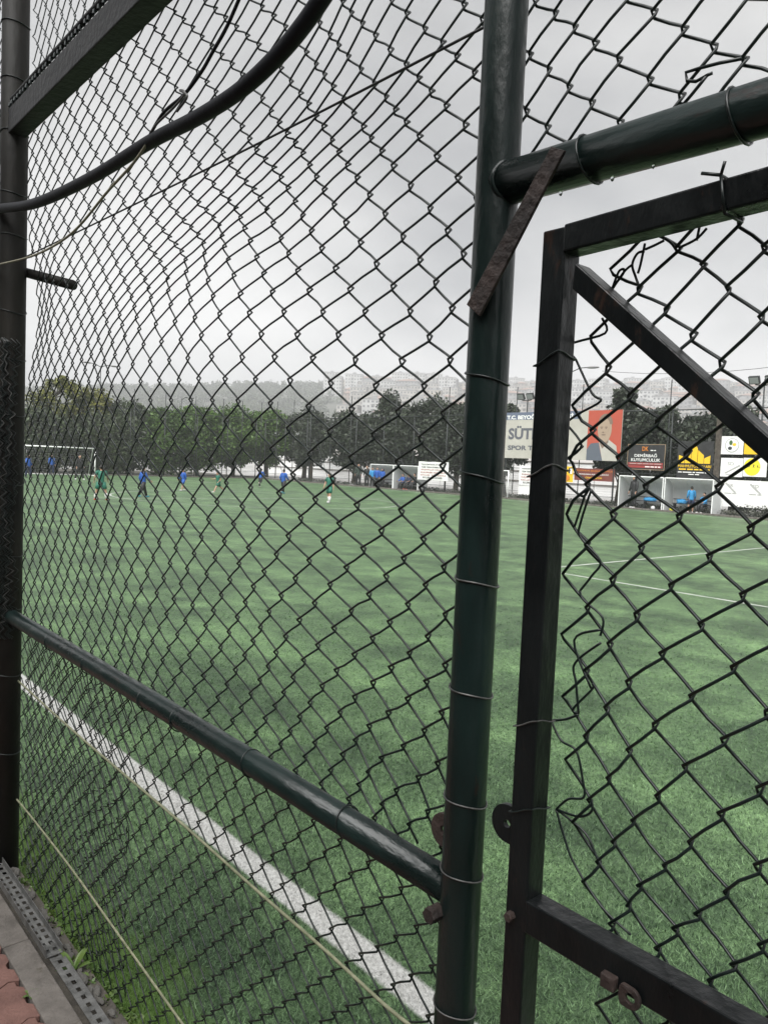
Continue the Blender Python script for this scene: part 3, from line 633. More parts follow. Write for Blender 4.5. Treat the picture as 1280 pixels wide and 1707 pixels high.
# mesh gathered against the end post
for j in range(9):
    pts = []; p0_ = math.radians(28 + 7 * j)
    for i in range(62):
        z = 2.34 - i * 0.0205; ph = p0_ + math.radians(11 * (1 if i % 2 else -1) * (0.3 + 1.1 * hash1(i, j)) + 14 * math.sin(i * (0.11 + 0.02 * j) + j * 0.9)); rr = 0.0565 + 0.006 * hash1(j, i, 2) + 0.004 * hash1(j, 4)
        pts.append((DF - rr * math.cos(ph), LPY - rr * math.sin(ph), z + 0.008 * hash1(i, j, 3)))
    MB().tube(pts, 0.0022, 5).build('gathered_wire', MAT['wire'] if j % 5 else MAT['galv'], fence, smooth=True)
# tension wire across the bay, wire ties
p = [on_x(815 - 815 * s, 40 + 408 * s + 6 * math.sin(s * math.pi), DM - 0.012) for s in np.linspace(0, 1, 12)]
MB().tube(p, 0.0028, 6).build('tension_wire', MAT['beam'], fence, smooth=True)
def tie_post(py_c, y, r, m='wire', tilt=0.018, rr=0.0016, X=DF, square=False, tail=0.0):
    z = on_x(py_c[0], py_c[1], X)[2]; pts = []
    for i in range(24):
        a = i * 2 * math.pi / 24; c, s = math.cos(a), math.sin(a)
        if square:
            k = max(abs(c), abs(s)); c, s = c / k, s / k
        pts.append((X + r * c, y + r * s, z + tilt * s + 0.004 * math.sin(2 * a)))
    mb = MB().tube(pts, rr, 6, closed=True, ref=np.array([0., 0, 1.]))
    if tail: mb.tube([(X + r, y + r * 0.5, z), (X + r + 0.02, y + r + tail * 0.5, z + 0.008), (DM, y + r + tail, z + 0.004)], rr, 6)
    return mb
for (px, py), m, tl in [((812, 628), 'wire', 0.03), ((806, 790), 'wire', 0.035), ((792, 965), 'galv', 0.02), ((782, 1147), 'galv', 0.02), ((772, 1327), 'galv', 0.02), ((766, 1447), 'galv', 0.02), ((752, 1668), 'galv', 0.03)]:
    tie_post((px, py), PY_, 0.0362, m, 0.012 if py < 900 else 0.008, tail=tl).build('wire_tie', MAT[m], fence, smooth=True)
for py in (60, 150, 235, 330, 400, 520, 600, 690, 800, 920, 1010, 1120, 1250):
    tie_post((12, py), LPY, 0.054, 'wire', 0.02 * hash1(py, 1), rr=0.002).build('wire_tie', MAT['wire'], fence, smooth=True)
def tie_rail(px, py, r=0.0306, z0=1.182, mtl='wire'):
    y = on_x(px, py, DF)[1]; pts = [(DF + r * math.cos(a), y + 0.008 * math.sin(a), z0 + r * math.sin(a)) for a in np.linspace(0, 2 * math.pi, 21)[:-1]]
    MB().tube(pts, 0.0018, 6, closed=True, ref=np.array([0., 1, 0.])).build('wire_tie', MAT[mtl], fence, smooth=True)
for px, py in ((88, 1072), (150, 1110), (245, 1165), (300, 1200), (420, 1280), (580, 1385)): tie_rail(px, py)
tie_rail(985, 260, 0.0350, 2.346)
tie_rail(1235, 180, 0.0350, 2.342)
# broken mesh end curled over the gate header
p = [on_x(x, y, DM) for x, y in ((1236,97),(1200,104),(1165,113),(1143,120),(1145,134),(1160,135),(1180,124),(1187,121))]
MB().tube(p, 0.0025, 6).build('mesh_end', MAT['wire'], fence, smooth=True)
p = [on_x(x, y, DM) for x, y in ((1179,124),(1165,142),(1152,158),(1140,172))]
MB().tube(p, 0.0025, 6).build('mesh_end', MAT['wire'], fence, smooth=True)
p = [on_x(x, y, DM) for x, y in ((815,565),(790,590),(778,602),(772,612),(785,620))]
# rusty gusset plate across the corner of post and header
put = lambda u, v, w: (DF - 0.040 - w, u, v)
corners = [on_x(x, y, DF - 0.042)[1:] for x, y in ((921, 245), (943, 251), (801, 527), (780, 508))]
MB().prism([tuple(c) for c in corners], 0.0, 0.006, put).build('gusset', MAT['rust'], fence, bevel=0.001)
MB().tube([(DF + 0.0325 * math.cos(a), PY_ - 0.030 + 0.012 * math.cos(a) ** 2, 2.349 + 0.0325 * math.sin(a)) for a in np.linspace(0, 2 * math.pi, 25)[:-1]], 0.0042, 6, closed=True, ref=np.array([0., 1, 0.])).build('weld_bead', MAT['post'], fence, smooth=True)
DROP = mat('water_drop', (0.8, 0.82, 0.84), None, rough=0.03, trans=1.0)
for i in range(9):
    y = 0.72 - i * 0.075 - 0.04 * hash1(i, 4); sz = 0.0014 + 0.0016 * hash1(i, 6); MB().ell((DF - 0.004, y, 2.344 - 0.0330 - sz * 0.9), (sz, sz, sz * 1.5), 8, 6).build('water_drop', DROP, fence, smooth=True)
# lock lug and bolt on the post
def lug(X, yc, zc, r, hole, thick, parent, m, toward, length):
    n = 24; outer = []; 
    for i in range(n):
        a = 2 * math.pi * i / n; u, v = r * math.cos(a), r * math.sin(a)
        if u * toward < 0: u = math.copysign(length, -toward) * (0.35 + 0.65 * abs(u) / r); v = math.copysign(min(abs(v) * 1.25, r), v)
        outer.append((yc + u, zc + v))
    inner = [(yc + hole * math.cos(2 * math.pi * i / n), zc + hole * math.sin(2 * math.pi * i / n)) for i in range(n)]
    vs = [(X, *p) for p in outer] + [(X, *p) for p in inner] + [(X + thick, *p) for p in outer] + [(X + thick, *p) for p in inner]; fs = []
    for i in range(n):
        j = (i + 1) % n; fs += [(i, j, n + j, n + i), (2 * n + i, 3 * n + i, 3 * n + j, 2 * n + j), (i, 2 * n + i, 2 * n + j, j), (n + i, n + j, 3 * n + j, 3 * n + i)]
    mb = MB(); mb.add(vs, fs); return mb.build('lock_lug', MAT[m], parent, bevel=0.001)
c = on_x(745, 1388, DF - 0.01); lug(DF - 0.012, PY_ + 0.036, c[2], 0.030, 0.008, 0.008, fence, 'rust', 1, 0.02)
c = on_x(740, 1525, DF - 0.03)
def hexbolt(c, r, l, parent, m='rust'):
    MB().prism([(r * math.cos(a), r * math.sin(a)) for a in np.arange(6) * math.pi / 3], 0, l, lambda u, v, w: (c[0] - w, c[1] + u, c[2] + v)).build('bolt', MAT[m], parent, bevel=0.001)
hexbolt((DF - 0.026, PY_ + 0.020, c[2]), 0.014, 0.030, fence)

def smooth_path(P, k=5):
    P = np.asarray(P, float); out = []
    for i in range(len(P) - 1):
        p0, p1, p2, p3 = P[max(i - 1, 0)], P[i], P[i + 1], P[min(i + 2, len(P) - 1)]
        for j in range(k):
            t = j / k; out.append(0.5 * (2 * p1 + (p2 - p0) * t + (2 * p0 - 5 * p1 + 4 * p2 - p3) * t * t + (3 * p1 - p0 - 3 * p2 + p3) * t ** 3))
    return out + [P[-1]]
# ---- gate leaf
gate = thing('gate', 'black square-tube gate leaf with chain-link mesh and diagonal brace', 'gate', (DF, 0.70, 0.12))
gy1 = on_x(905, 385, DF - 0.02)[1]; gs = 0.040; gyR = -0.50; gzt = on_x(905, 385, DF - 0.02)[2]
bzt = on_x(902, 1517, DF - 0.02)[2]
MB().box((DF - 0.02, gy1 - gs, 0.14), (DF + 0.02, gy1, gzt)).build('stile', MAT['gatepaint'], gate, bevel=0.003)
e_ = on_x(1280, 277, DF - 0.0215); ksl = (e_[2] - gzt) / (gy1 - e_[1]); zr_ = lambda y: gzt + 0.0015 + ksl * (gy1 - y)
ya_, yb_ = gy1 - gs + 0.002, gyR
MB().prism([(ya_, zr_(ya_)), (yb_, zr_(yb_)), (yb_, zr_(yb_) - gs), (ya_, zr_(ya_) - gs)], 0, 0.040, lambda u, v, w: (DF - 0.0215 + w, u, v)).build('top_rail', MAT['gatepaint'], gate, bevel=0.003)
MB().box((DF - 0.02, gyR - gs, 0.14), (DF + 0.02, gyR, gzt)).build('stile', MAT['gatepaint'], gate, bevel=0.003)
MB().box((DF - 0.0215, gyR, bzt - 0.050), (DF + 0.0185, gy1 - gs + 0.002, bzt)).build('middle_rail', MAT['gatepaint'], gate, bevel=0.003)
MB().box((DF - 0.0215, gyR, 0.16), (DF + 0.0185, gy1 - gs + 0.002, 0.20)).build('bottom_rail', MAT['gatepaint'], gate, bevel=0.003)
A1, A2 = on_x(963, 441, DF - 0.019)[1:], on_x(1280, 726, DF - 0.019)[1:]
B1, B2 = on_x(958, 485, DF - 0.019)[1:], on_x(1280, 774, DF - 0.019)[1:]
def ext_(p, q, k): return tuple(p + (q - p) * k)
MB().prism([ext_(A1, A2, -0.02), ext_(A1, A2, 2.1), ext_(B1, B2, 2.1), ext_(B1, B2, -0.02)], 0.0, 0.037, lambda u, v, w: (DF - 0.019 + w, u, v)).build('brace', MAT['gatepaint'], gate, bevel=0.002)
ev4, _, _ = lattice(GATE, DM - 0.006, 1.0)
weave(ev4, -1, 26, -12, 48, DM - 0.006, gate, (gyR, gy1 - 0.03), (0.2, gzt + 0.012), r=0.0025, kn=0.07, e=0.045)
X_ = DM - 0.01
for path in ([(960,600),(948,575),(1008,555),(1003,530)], [(960,600),(985,655),(1000,668),(962,690),(942,705)], [(942,705),(968,742),(942,766)], [(940,768),(967,746),(968,745)],
             [(935,800),(968,827),(980,815)], [(978,812),(960,870),(958,882),(975,905),(985,915)], [(985,815),(968,870),(967,895),(1000,935),(985,960),(966,985)],
             [(966,985),(972,1000),(1003,1030),(1000,1060)], [(1000,1072),(957,1106),(960,1140),(963,1190)], [(963,1190),(955,1182),(985,1150),(986,1140)], [(1000,1050),(956,1068),(985,1148)],
             [(963,1192),(940,1200),(917,1202)], [(917,1202),(935,1235),(960,1252),(970,1300),(972,1330),(946,1333),(926,1350)], [(926,1350),(965,1362),(986,1352),(983,1330)],
             [(926,1350),(940,1400),(955,1440),(1000,1510),(1050,1560)], [(928,1352),(975,1390),(1000,1440),(1045,1505)], [(1066,480),(1058,460),(1052,440),(1062,422),(1073,418)], [(1052,440),(1040,452),(1020,480),(1016,486)], [(1020,478),(1030,452),(1038,448),(1036,458),(1018,482)],
             [(1062,455),(1066,440),(1074,405)], [(1075,415),(1090,408),(1105,400)], [(1106,396),(1118,405),(1128,420)], [(1130,412),(1160,398),(1178,380)], [(1160,400),(1165,375)]):
    MB().tube(smooth_path([on_x(x, y, X_) + np.array([0.003 * hash1(x, y) , 0, 0]) for x, y in path]), 0.0020, 6).build('frayed_wire', MAT['wire'], gate, smooth=True)
gy = gy1 - gs / 2
for px, py, m in ((925, 600, 'wire'), (915, 785, 'galv'), (890, 1202, 'galv'), (880, 1345, 'wire')):
    tie_post((px, py), gy, 0.0222, m, -0.006, rr=0.0013, square=True).build('wire_tie', MAT[m], gate)
y = on_x(1220, 320, DF)[1]; zc = zr_(y) - gs / 2
pts = [(DF + 0.0235 * a, y + 0.004 * b, zc + 0.0235 * b) for a, b in ((-1, -1), (-1, 1), (1, 1), (1, -1))]
mb = MB().tube([pts[0], pts[1], pts[2], pts[3], pts[0]], 0.0022, 6); q = np.array(pts[1])
mb.tube([q, q + np.array([-0.006, 0.022, 0.006])], 0.0022, 6); mb.tube([q, q + np.array([-0.004, -0.006, 0.014])], 0.0022, 6)
mb.build('wire_tie', MAT['wire'], gate, smooth=True)
c = on_x(833, 1371, DF - 0.01); lug(DF - 0.006, gy1 + 0.018, c[2], 0.031, 0.0065, 0.010, gate, 'gatepaint', 1, 0.024)
c = on_x(1055, 1655, DF - 0.022)
lug(DF - 0.030, c[1], c[2] - 0.006, 0.015, 0.007, 0.006, gate, 'rust', -1, 0.018)
c = on_x(1020, 1632, DF - 0.022); MB().box((DF - 0.034, c[1] - 0.010, c[2] - 0.012), (DF - 0.0216, c[1] + 0.012, c[2] + 0.008)).build('latch_block', MAT['rust'], gate, bevel=0.002)
c = on_x(860, 1530, DF - 0.02); hexbolt((DF - 0.0201, gy1 - 0.014, c[2]), 0.008, 0.012, gate)
c = on_x(745, 300, DF)

# ---- cables and cords hung along the fence
def strand(name, pix, X, r, m, label, cat, n=8):
    P = np.array([on_x(x, y, X) for x, y in pix]); t0 = np.arange(len(P)); t1 = np.linspace(0, len(P) - 1, len(P) * 6)
    def cr(i, t):
        p0, p1, p2, p3 = P[max(i - 1, 0)], P[i], P[min(i + 1, len(P) - 1)], P[min(i + 2, len(P) - 1)]
        return 0.5 * ((2 * p1) + (-p0 + p2) * t + (2 * p0 - 5 * p1 + 4 * p2 - p3) * t * t + (-p0 + 3 * p1 - 3 * p2 + p3) * t ** 3)
    pts = [cr(min(int(t), len(P) - 2), t - min(int(t), len(P) - 2)) for t in t1]
    o = MB().tube(pts, r, n).build(name, MAT[m], smooth=True); tag(o, label, cat); return o
strand('hose', [(-118, 358), (-60, 354), (0, 347), (60, 338), (150, 297), (250, 236), (330, 195), (400, 150), (460, 95), (510, 35), (560, -40)], DF - 0.075, 0.0175, 'hose', 'thick black hose sagging along the upper left of the fence', 'hose', 12)
strand('cord', [(-45, 448), (-20, 444), (0, 440), (60, 424), (120, 388), (180, 318), (225, 268), (255, 222)], DF - 0.085, 0.0038, 'cord', 'thin pale cord below the thick black hose', 'cord')
strand('cable', [(248, 228), (272, 188), (306, 158), (335, 120), (355, 85), (380, 40), (410, -30)], DF - 0.08, 0.0042, 'hose', 'thin dark cable knotted above the thick black hose', 'cable')
strand('knotted_wire', [(250, 222), (262, 205), (290, 178), (308, 155), (300, 150), (312, 160), (295, 185)], DF - 0.088, 0.003, 'galv', 'twist of bare wire where cord meets cable on the hose', 'wire')
strand('rope', [(30, 1135), (90, 1190), (150, 1243), (290, 1362), (420, 1478), (540, 1583), (640, 1675), (690, 1715)], DF + 0.03, 0.0036, 'cordolive', 'pale olive rope slanting below the rail across the white line', 'rope')
strand('rope', [(28, 1333), (60, 1372), (120, 1450), (200, 1562), (300, 1702), (330, 1745)], DF + 0.028, 0.0036, 'cordolive', 'pale olive rope nearest the kerb at the bottom left', 'rope')
tape = MB().box((DF - 0.054, LPY - 0.03, 0.36), (DF - 0.040, LPY + 0.03, 0.42)).build('blue_tape', plain('blue_tape', (0.02, 0.13, 0.42)), fence)

# ---- perforated trays on the kerb
def tray(name, label, x0, x1, y0, y1, z, lips, pitch=0.045, slot=0.022, nslot=1):
    root = thing(name, label, 'cable tray', ((x0 + x1) / 2, (y0 + y1) / 2, z)); mb = MB(); w = x1 - x0; y = y0; tk = 0.002
    cols = [x0] + [x0 + w * f for f in ((0.36, 0.64) if nslot == 1 else (0.16, 0.40, 0.60, 0.84))] + [x1]
    for i in range(0, len(cols), 2): mb.box((cols[i], y0, z), (cols[i + 1], y1, z + tk))
    while y + pitch < y1:
        for i in range(1, len(cols) - 1, 2): mb.box((cols[i] - 0.0005, y, z + 0.0002), (cols[i + 1] + 0.0005, y + pitch - slot, z + tk - 0.0002))
        y += pitch
    mb.build('tray_base', MAT['steel'], root)
    for xx in lips:
        lp_ = MB(); y = y0
        lp_.box((xx, y0, z - 0.012), (xx + tk, y1, z - 0.0001)) if lips[0] == xx and len(lips) == 1 else lp_.box((xx, y0, z + tk), (xx + tk, y1, z + 0.028))
        lp_.build('side_flange', MAT['steel'], root)
    return root
tray('perforated_tray', 'perforated galvanised tray lying flat along the kerb', 0.880, 0.930, 0.9, 2.78, 0.104, [])
tray('perforated_tray', 'second perforated tray with raised sides at far left', 0.868, 0.926, 2.68, 5.9, 0.112, [0.868, 0.924], nslot=2)
stone_me = []
for k in range(3):
    bm = bmesh.new(); bmesh.ops.create_icosphere(bm, subdivisions=2, radius=1)
    for v in bm.verts: v.co *= 0.75 + 0.5 * hash1(round(v.co.x, 1) * 3 + k, round(v.co.y, 1) * 5, round(v.co.z, 1))
    me = bpy.data.meshes.new('stone'); bm.to_mesh(me); bm.free(); me.materials.append(MAT['stone']); stone_me.append(me)
for i in range(34):
    o = bpy.data.objects.new('stone', stone_me[i % 3]); COL.objects.link(o); s = 0.010 + 0.014 * hash1(i, 5)
    o.location = (0.944 + 0.028 * hash1(i, 2), 1.75 + i * 0.052 + 0.04 * hash1(i, 3), 0.066 + s * 0.35); o.scale = (s * 0.8, s * 1.7, s * 0.7); o.rotation_euler = (0, 0, hash1(i, 8) - .5)
    tag(o, 'small grey stone at the fence foot, %s counting from the nearest' % ORD[i], 'stone', 'stones along the fence foot')
def weed(x, y, z, label, specs):
    root = thing('weed', label, 'weed', (x, y, z))
    for L, az, el, w in specs:
        mb = MB(); d = np.array([math.cos(az) * math.cos(el), math.sin(az) * math.cos(el), math.sin(el)]); s = np.cross(d, [0, 0, 1]); s /= np.linalg.norm(s); pr = []
        for i in range(6):
            t_ = i / 5; c = np.array([x, y, z]) + d * L * t_ - np.array([0, 0, 0.35 * L * t_ * t_]); ww = w * (math.sin(math.pi * (0.12 + 0.86 * t_)) ** 0.8); pr.append((c - s * ww + [0, 0, 0.002], c, c + s * ww + [0, 0, 0.002]))
        vs = [q for p in pr for q in p]; fs = [(i * 3 + j, i * 3 + j + 1, i * 3 + j + 4, i * 3 + j + 3) for i in range(5) for j in range(2)]
        mb.add(vs, fs); mb.build('leaf', MAT['weed'], root, smooth=True)
weed(0.945, 2.62, 0.07, 'broad-leaved weed sprouting between tray and fence', [(0.10, 0.6, 0.9, 0.011), (0.12, 1.9, 0.8, 0.010), (0.09, -0.4, 0.6, 0.010), (0.11, 0.1, 1.1, 0.012), (0.07, 2.8, 0.5, 0.008)])
weed(0.779, 2.545, 0.092, 'tiny moss weed in the joint beside the kerb', [(0.035, a, 0.6, 0.006) for a in (0.3, 1.2, 2.0, 3.3, 4.4, 5.5)])
arr = []
for i in range(0, 60, 2): leaf_cloud(arr, (0.968 + 0.07 * hash1(i, 1), 1.6 + i * 0.034, 0.04 + 0.035 * hash1(i, 2)), (0.030, 0.05, 0.025), 40, 0.010)
ms = leaves_object('moss', arr, MAT['weed']); tag(ms, 'yellow-green moss and grass growing under the fence foot', 'moss', kind='stuff')
#PART2
# ================================================================== FAR SIDE
pth = MB().box((PX1 + 0.123, 2.0, -0.025), (40.6, PY1 + 1.0, 0.035)).build('far_path', mat('grey_paving', (0.13, 0.13, 0.125), (0.22, 0.22, 0.21), 1.2, 0.8)); tag(pth, kind='structure')
FX, EY, FH = 38.75, 61.6, 5.4
ff = thing('perimeter_fence', 'tall thin dark fence along the far touchline', 'fence', (FX, 36, 0))
def rod(a, b, r, name, parent, m='farpost'): return MB().tube([a, b], r, 6).build(name, MAT[m], parent, smooth=True)
fy_ = [11 + 3.35 * i for i in range(16)]
for y in fy_: rod((FX, y, 0), (FX, y, FH), 0.04, 'post', ff)
for px, py in ((587, 660), (662, 655), (750, 645), (842, 650), (863, 645), (973, 640), (1120, 633)):
    p = on_x(px, py, FX + 0.1); rod((FX + 0.1, p[1], 0), (FX + 0.1, p[1], p[2]), 0.032, 'mast', ff)
for z, r in ((FH, 0.03), (3.4, 0.012), (1.95, 0.014), (0.5, 0.012)): rod((FX - 0.05, fy_[0], z), (FX - 0.05, fy_[-1], z), r, 'rail', ff)
for i in (3, 7, 9, 12, 14): rod((FX - 0.04, fy_[i], 0.2), (FX - 0.04, fy_[i] + 2.2, FH - 1.5), 0.022, 'brace', ff)
ef = thing('perimeter_fence', 'tall thin dark fence behind the far goal', 'fence', (20, EY, 0))
for i in range(13): rod((2.0 + 3.0 * i, EY, 0), (2.0 + 3.0 * i, EY, FH), 0.04, 'post', ef)
for px, py in ((225, 648), (277, 655), (327, 662), (373, 665), (405, 668), (437, 670), (463, 669), (491, 666)):
    p = on_y(px, py, EY + 0.1); rod((p[0], EY + 0.1, 0), (p[0], EY + 0.1, p[2]), 0.035, 'mast', ef)
for z, r in ((FH, 0.03), (3.0, 0.012), (0.6, 0.012)): rod((2.0, EY - 0.05, z), (38.6, EY - 0.05, z), r, 'rail', ef)
# wire infill of both fences: every wire a hair-thin strand, seen only as a veil
mb = MB()
for i in range(40): mb.tube([(FX - 0.02, fy_[0], 0.15 + i * 0.13), (FX - 0.02, fy_[-1], 0.15 + i * 0.13)], 0.004, 3)
tag(mb.build('wire_infill', MAT['farpost'], ff), kind='stuff')
mb = MB()
for i in range(40): mb.tube([(2.0, EY - 0.02, 0.15 + i * 0.13), (38.6, EY - 0.02, 0.15 + i * 0.13)], 0.004, 3)
tag(mb.build('wire_infill', MAT['farpost'], ef), kind='stuff')

# ---- goals
def goal(label, p0, p1, h, depth, dirv, r=0.05):
    root = thing('goal', label, 'goal', ((p0[0] + p1[0]) / 2, (p0[1] + p1[1]) / 2, 0)); d = np.array([*dirv, 0.0]) * depth
    a, b = np.array([*p0, 0.0]), np.array([*p1, 0.0]); up = np.array([0, 0, h])
    for q in (a, b):
        MB().tube([q, q + up], r, 10).build('goal_post', MAT['white'], root, smooth=True)
        MB().tube([q + up, q + up + d * 0.35, q + d], r * 0.5, 6).build('stay', MAT['white'], root, smooth=True)
        MB().tube([q + [0, 0, 0.03], q + d + [0, 0, 0.03]], r * 0.5, 6).build('ground_bar', MAT['white'], root, smooth=True)
    MB().tube([a + up, b + up], r, 10).build('crossbar', MAT['white'], root, smooth=True)
    MB().tube([a + d + [0, 0, 0.03], b + d + [0, 0, 0.03]], r * 0.5, 6).build('ground_bar', MAT['white'], root, smooth=True)
    net = MB(); k = 26
    for i in range(k + 1):
        q = a + (b - a) * i / k; net.tube([q + up, q + up + d * 0.35, q + d], 0.0025, 3)
    for j in range(1, 12):
        t_ = j / 12; s = up * (1 - t_) + d * (0.35 + 0.65 * t_); net.tube([a + s, b + s], 0.0025, 3)
    tag(net.build('net', plain('net_cord', (0.32, 0.33, 0.32)), root), kind='stuff')
goal('white goal frame with net at the far left end', (16.4, 57.0), (21.4, 57.0), 2.03, 1.3, (0, 1))
c = on_x(838, 832, 37.7)
goal('small white goal frame parked beside the far signboard', (37.7, c[1] + 1.0), (37.7, c[1] - 0.35), 1.75, 0.5, (1, 0), 0.035)

# ---- boards, banners and their lettering
def lettering(txt, parent, m, yc, zc, width, height, X, name='lettering', bold=0.010):
    cu = bpy.data.curves.new('lettering', 'FONT'); cu.body = txt; cu.align_x = 'CENTER'; cu.align_y = 'CENTER'; cu.extrude = 0.003; cu.offset = bold; cu.resolution_u = 3
    tmp = bpy.data.objects.new('lettering', cu); COL.objects.link(tmp)
    dg = bpy.context.evaluated_depsgraph_get(); me = bpy.data.meshes.new_from_object(tmp.evaluated_get(dg)); bpy.data.objects.remove(tmp)
    co = np.empty(len(me.vertices) * 3); me.vertices.foreach_get('co', co); co = co.reshape(-1, 3); lo, hi = co.min(0), co.max(0); c = (lo + hi) / 2
    co[:, 0] = (co[:, 0] - c[0]) * width / (hi[0] - lo[0]); co[:, 1] = (co[:, 1] - c[1]) * height / (hi[1] - lo[1])
    w = np.stack([np.full(len(co), X) - co[:, 2], yc - co[:, 0], zc + co[:, 1]], 1); me.vertices.foreach_set('co', w.reshape(-1)); me.update()
    me.materials.clear(); me.materials.append(m); o = bpy.data.objects.new(name, me); COL.objects.link(o); o.parent = parent; o.matrix_parent_inverse = Matrix.Translation(-parent.location)
    return o
def patch(poly, parent, m, X, name, t_=0.004): return MB().prism(poly, 0, t_, lambda u, v, w: (X - w, u, v)).build(name, m, parent)
def ellipse(yc, zc, ry, rz, a0=0, a1=2 * math.pi, n=24): return [(yc + ry * math.cos(a), zc + rz * math.sin(a)) for a in np.linspace(a0, a1, n, endpoint=a1 - a0 < 6.2)]
def board(label, cat, px, X, m, frame=None, posts=False, name='banner', wrinkle=0.0, t_=0.03):
    """px: (left x, right x, top y at left, bottom y at left) -> board in the plane X"""
    a, b = on_x(px[0], px[2], X), on_x(px[0], px[3], X); yr = on_x(px[1], px[2], X)[1]; y0, y1, z0, z1 = yr, a[1], b[2], a[2]
    root = thing(name, label, cat, (X, (y0 + y1) / 2, z0)); mb = MB()
    if wrinkle:
        n, k = 16, 10; vs = [(X + wrinkle * math.sin(i * 1.7 + j * 0.8) * hash1(i, j, 3) * (1 if 0 < j < k else 0.4), y1 + (y0 - y1) * i / n, z0 + (z1 - z0) * j / k + 0.012 * math.sin(i * 0.9) * (j == k)) for i in range(n + 1) for j in range(k + 1)]
        mb.add(vs, [(i * (k + 1) + j, (i + 1) * (k + 1) + j, (i + 1) * (k + 1) + j + 1, i * (k + 1) + j + 1) for i in range(n) for j in range(k)])
        mb.build('sheet', m, root, smooth=True)
    else: mb.box((X, y0, z0), (X + t_, y1, z1)).build('panel', m, root)
    if frame is not None:
        f = 0.03
        for lo, hi in (((y0, z0), (y1, z0 + f)), ((y0, z1 - f), (y1, z1)), ((y0, z0 + f), (y0 + f, z1 - f)), ((y1 - f, z0 + f), (y1, z1 - f))): MB().box((X - 0.012, lo[0], lo[1]), (X - 0.003, hi[0], hi[1])).build('border', frame, root)
    if posts:
        for y in (y0 + 0.4, (y0 + y1) / 2, y1 - 0.4): MB().tube([(X + 0.08, y, 0), (X + 0.08, y, z1 - 0.1)], 0.045, 8).build('support_post', MAT['farpost'], root)
    return root, y0, y1, z0, z1
BX = 38.62; LX = BX - 0.006
LGR = plain('print_light_grey', (0.42, 0.42, 0.41))
WHT = plain('print_white', (0.80, 0.80, 0.78)); GRY = plain('print_grey', (0.10, 0.105, 0.125)); BLU = plain('print_slate_blue', (0.115, 0.14, 0.20)); RED = plain('print_red', (0.42, 0.075, 0.045))
BEI = mat('board_beige', (0.40, 0.385, 0.34), (0.47, 0.455, 0.41), 0.8, 0.6); YEL = plain('print_yellow', (0.80, 0.50, 0.015)); ORA = plain('print_orange', (0.62, 0.20, 0.02)); BLK = mat('banner_black', (0.012, 0.012, 0.013), (0.03, 0.03, 0.032), 3, 0.5)
PRED = plain('print_dull_red', (0.30, 0.04, 0.035)); MAR = plain('banner_maroon', (0.17, 0.045, 0.035)); DGR = plain('print_dark', (0.03, 0.035, 0.035)); SKN = plain('print_skin', (0.36, 0.27, 0.20)); SKD = plain('print_skin_shade', (0.20, 0.14, 0.105)); SUIT = plain('print_suit', (0.10, 0.115, 0.145))
r, y0, y1, z0, z1 = board('large beige and blue sports-ground signboard with red portrait panel', 'signboard', (838, 1038, 688, 763), 38.55, BEI, posts=True, name='signboard', t_=0.06)
LX2 = 38.545; W_ = y1 - y0
def lab(t, m, fy, fz, fw, fh, X=LX2): return lettering(t, r, m, y1 - W_ * fy, z0 + (z1 - z0) * fz, W_ * fw, (z1 - z0) * fh, X, bold=0.035)
patch([(y1, z1 - 0.47), (y1 - W_ * 0.665, z1 - 0.47), (y1 - W_ * 0.70, z1), (y1, z1)], r, BLU, 38.549, 'header_band')
lab('T.C. BEYOĞLU BELEDİYESİ', WHT, 0.335, 0.905, 0.58, 0.115, 38.543)
lab('SÜTLÜCE', GRY, 0.315, 0.56, 0.50, 0.30); lab('SPOR TESİSLERİ', GRY, 0.315, 0.245, 0.50, 0.135)
yl = y1 - W_ * 0.745; yr_ = y0
patch([(yl, z0), (yr_, z0), (yr_, z1), (yl, z1)], r, RED, 38.549, 'portrait_panel')
yc = (yl + yr_) / 2 - 0.02; hgt_ = z1 - z0
patch([(yl, z0 + 0.003), (yl, z0 + hgt_ * 0.22), (yl - 0.25, z0 + hgt_ * 0.34), (yc + 0.35, z0 + hgt_ * 0.36), (yc + 0.05, z0 + 0.003)], r, SUIT, 38.544, 'printed_jacket')
patch([(yc + 0.33, z0 + hgt_ * 0.37), (yc + 0.05, z0 + 0.003), (yr_ + 0.12, z0 + 0.003), (yr_ + 0.28, z0 + hgt_ * 0.3), (yc - 0.30, z0 + hgt_ * 0.42)], r, BEI, 38.544, 'printed_shirt')
patch([(yc + 0.26, z0 + hgt_ * 0.33), (yc + 0.1, z0 + hgt_ * 0.24), (yc - 0.28, z0 + hgt_ * 0.36), (yc - 0.32, z0 + hgt_ * 0.6), (yc + 0.3, z0 + hgt_ * 0.55)], r, SKD, 38.541, 'printed_neck')
patch(ellipse(yc, z0 + hgt_ * 0.635, 0.46, hgt_ * 0.275), r, SKN, 38.538, 'printed_face')
patch(ellipse(yc - 0.03, z0 + hgt_ * 0.74, 0.47, hgt_ * 0.19, -0.1, math.pi + 0.1), r, SKD, 38.535, 'printed_hair')
patch(ellipse(yc + 0.06, z0 + hgt_ * 0.70, 0.38, hgt_ * 0.15), r, SKN, 38.531, 'printed_forehead')
for dy, dz, w, h in ((0.2, 0.665, 0.1, 0.012), (-0.1, 0.665, 0.1, 0.012), (0.2, 0.64, 0.06, 0.01), (-0.1, 0.64, 0.06, 0.01), (0.09, 0.565, 0.07, 0.012), (0.05, 0.515, 0.15, 0.011)):
    patch(ellipse(yc + dy, z0 + hgt_ * dz, w, hgt_ * h, n=10), r, SKD, 38.526, 'printed_feature')
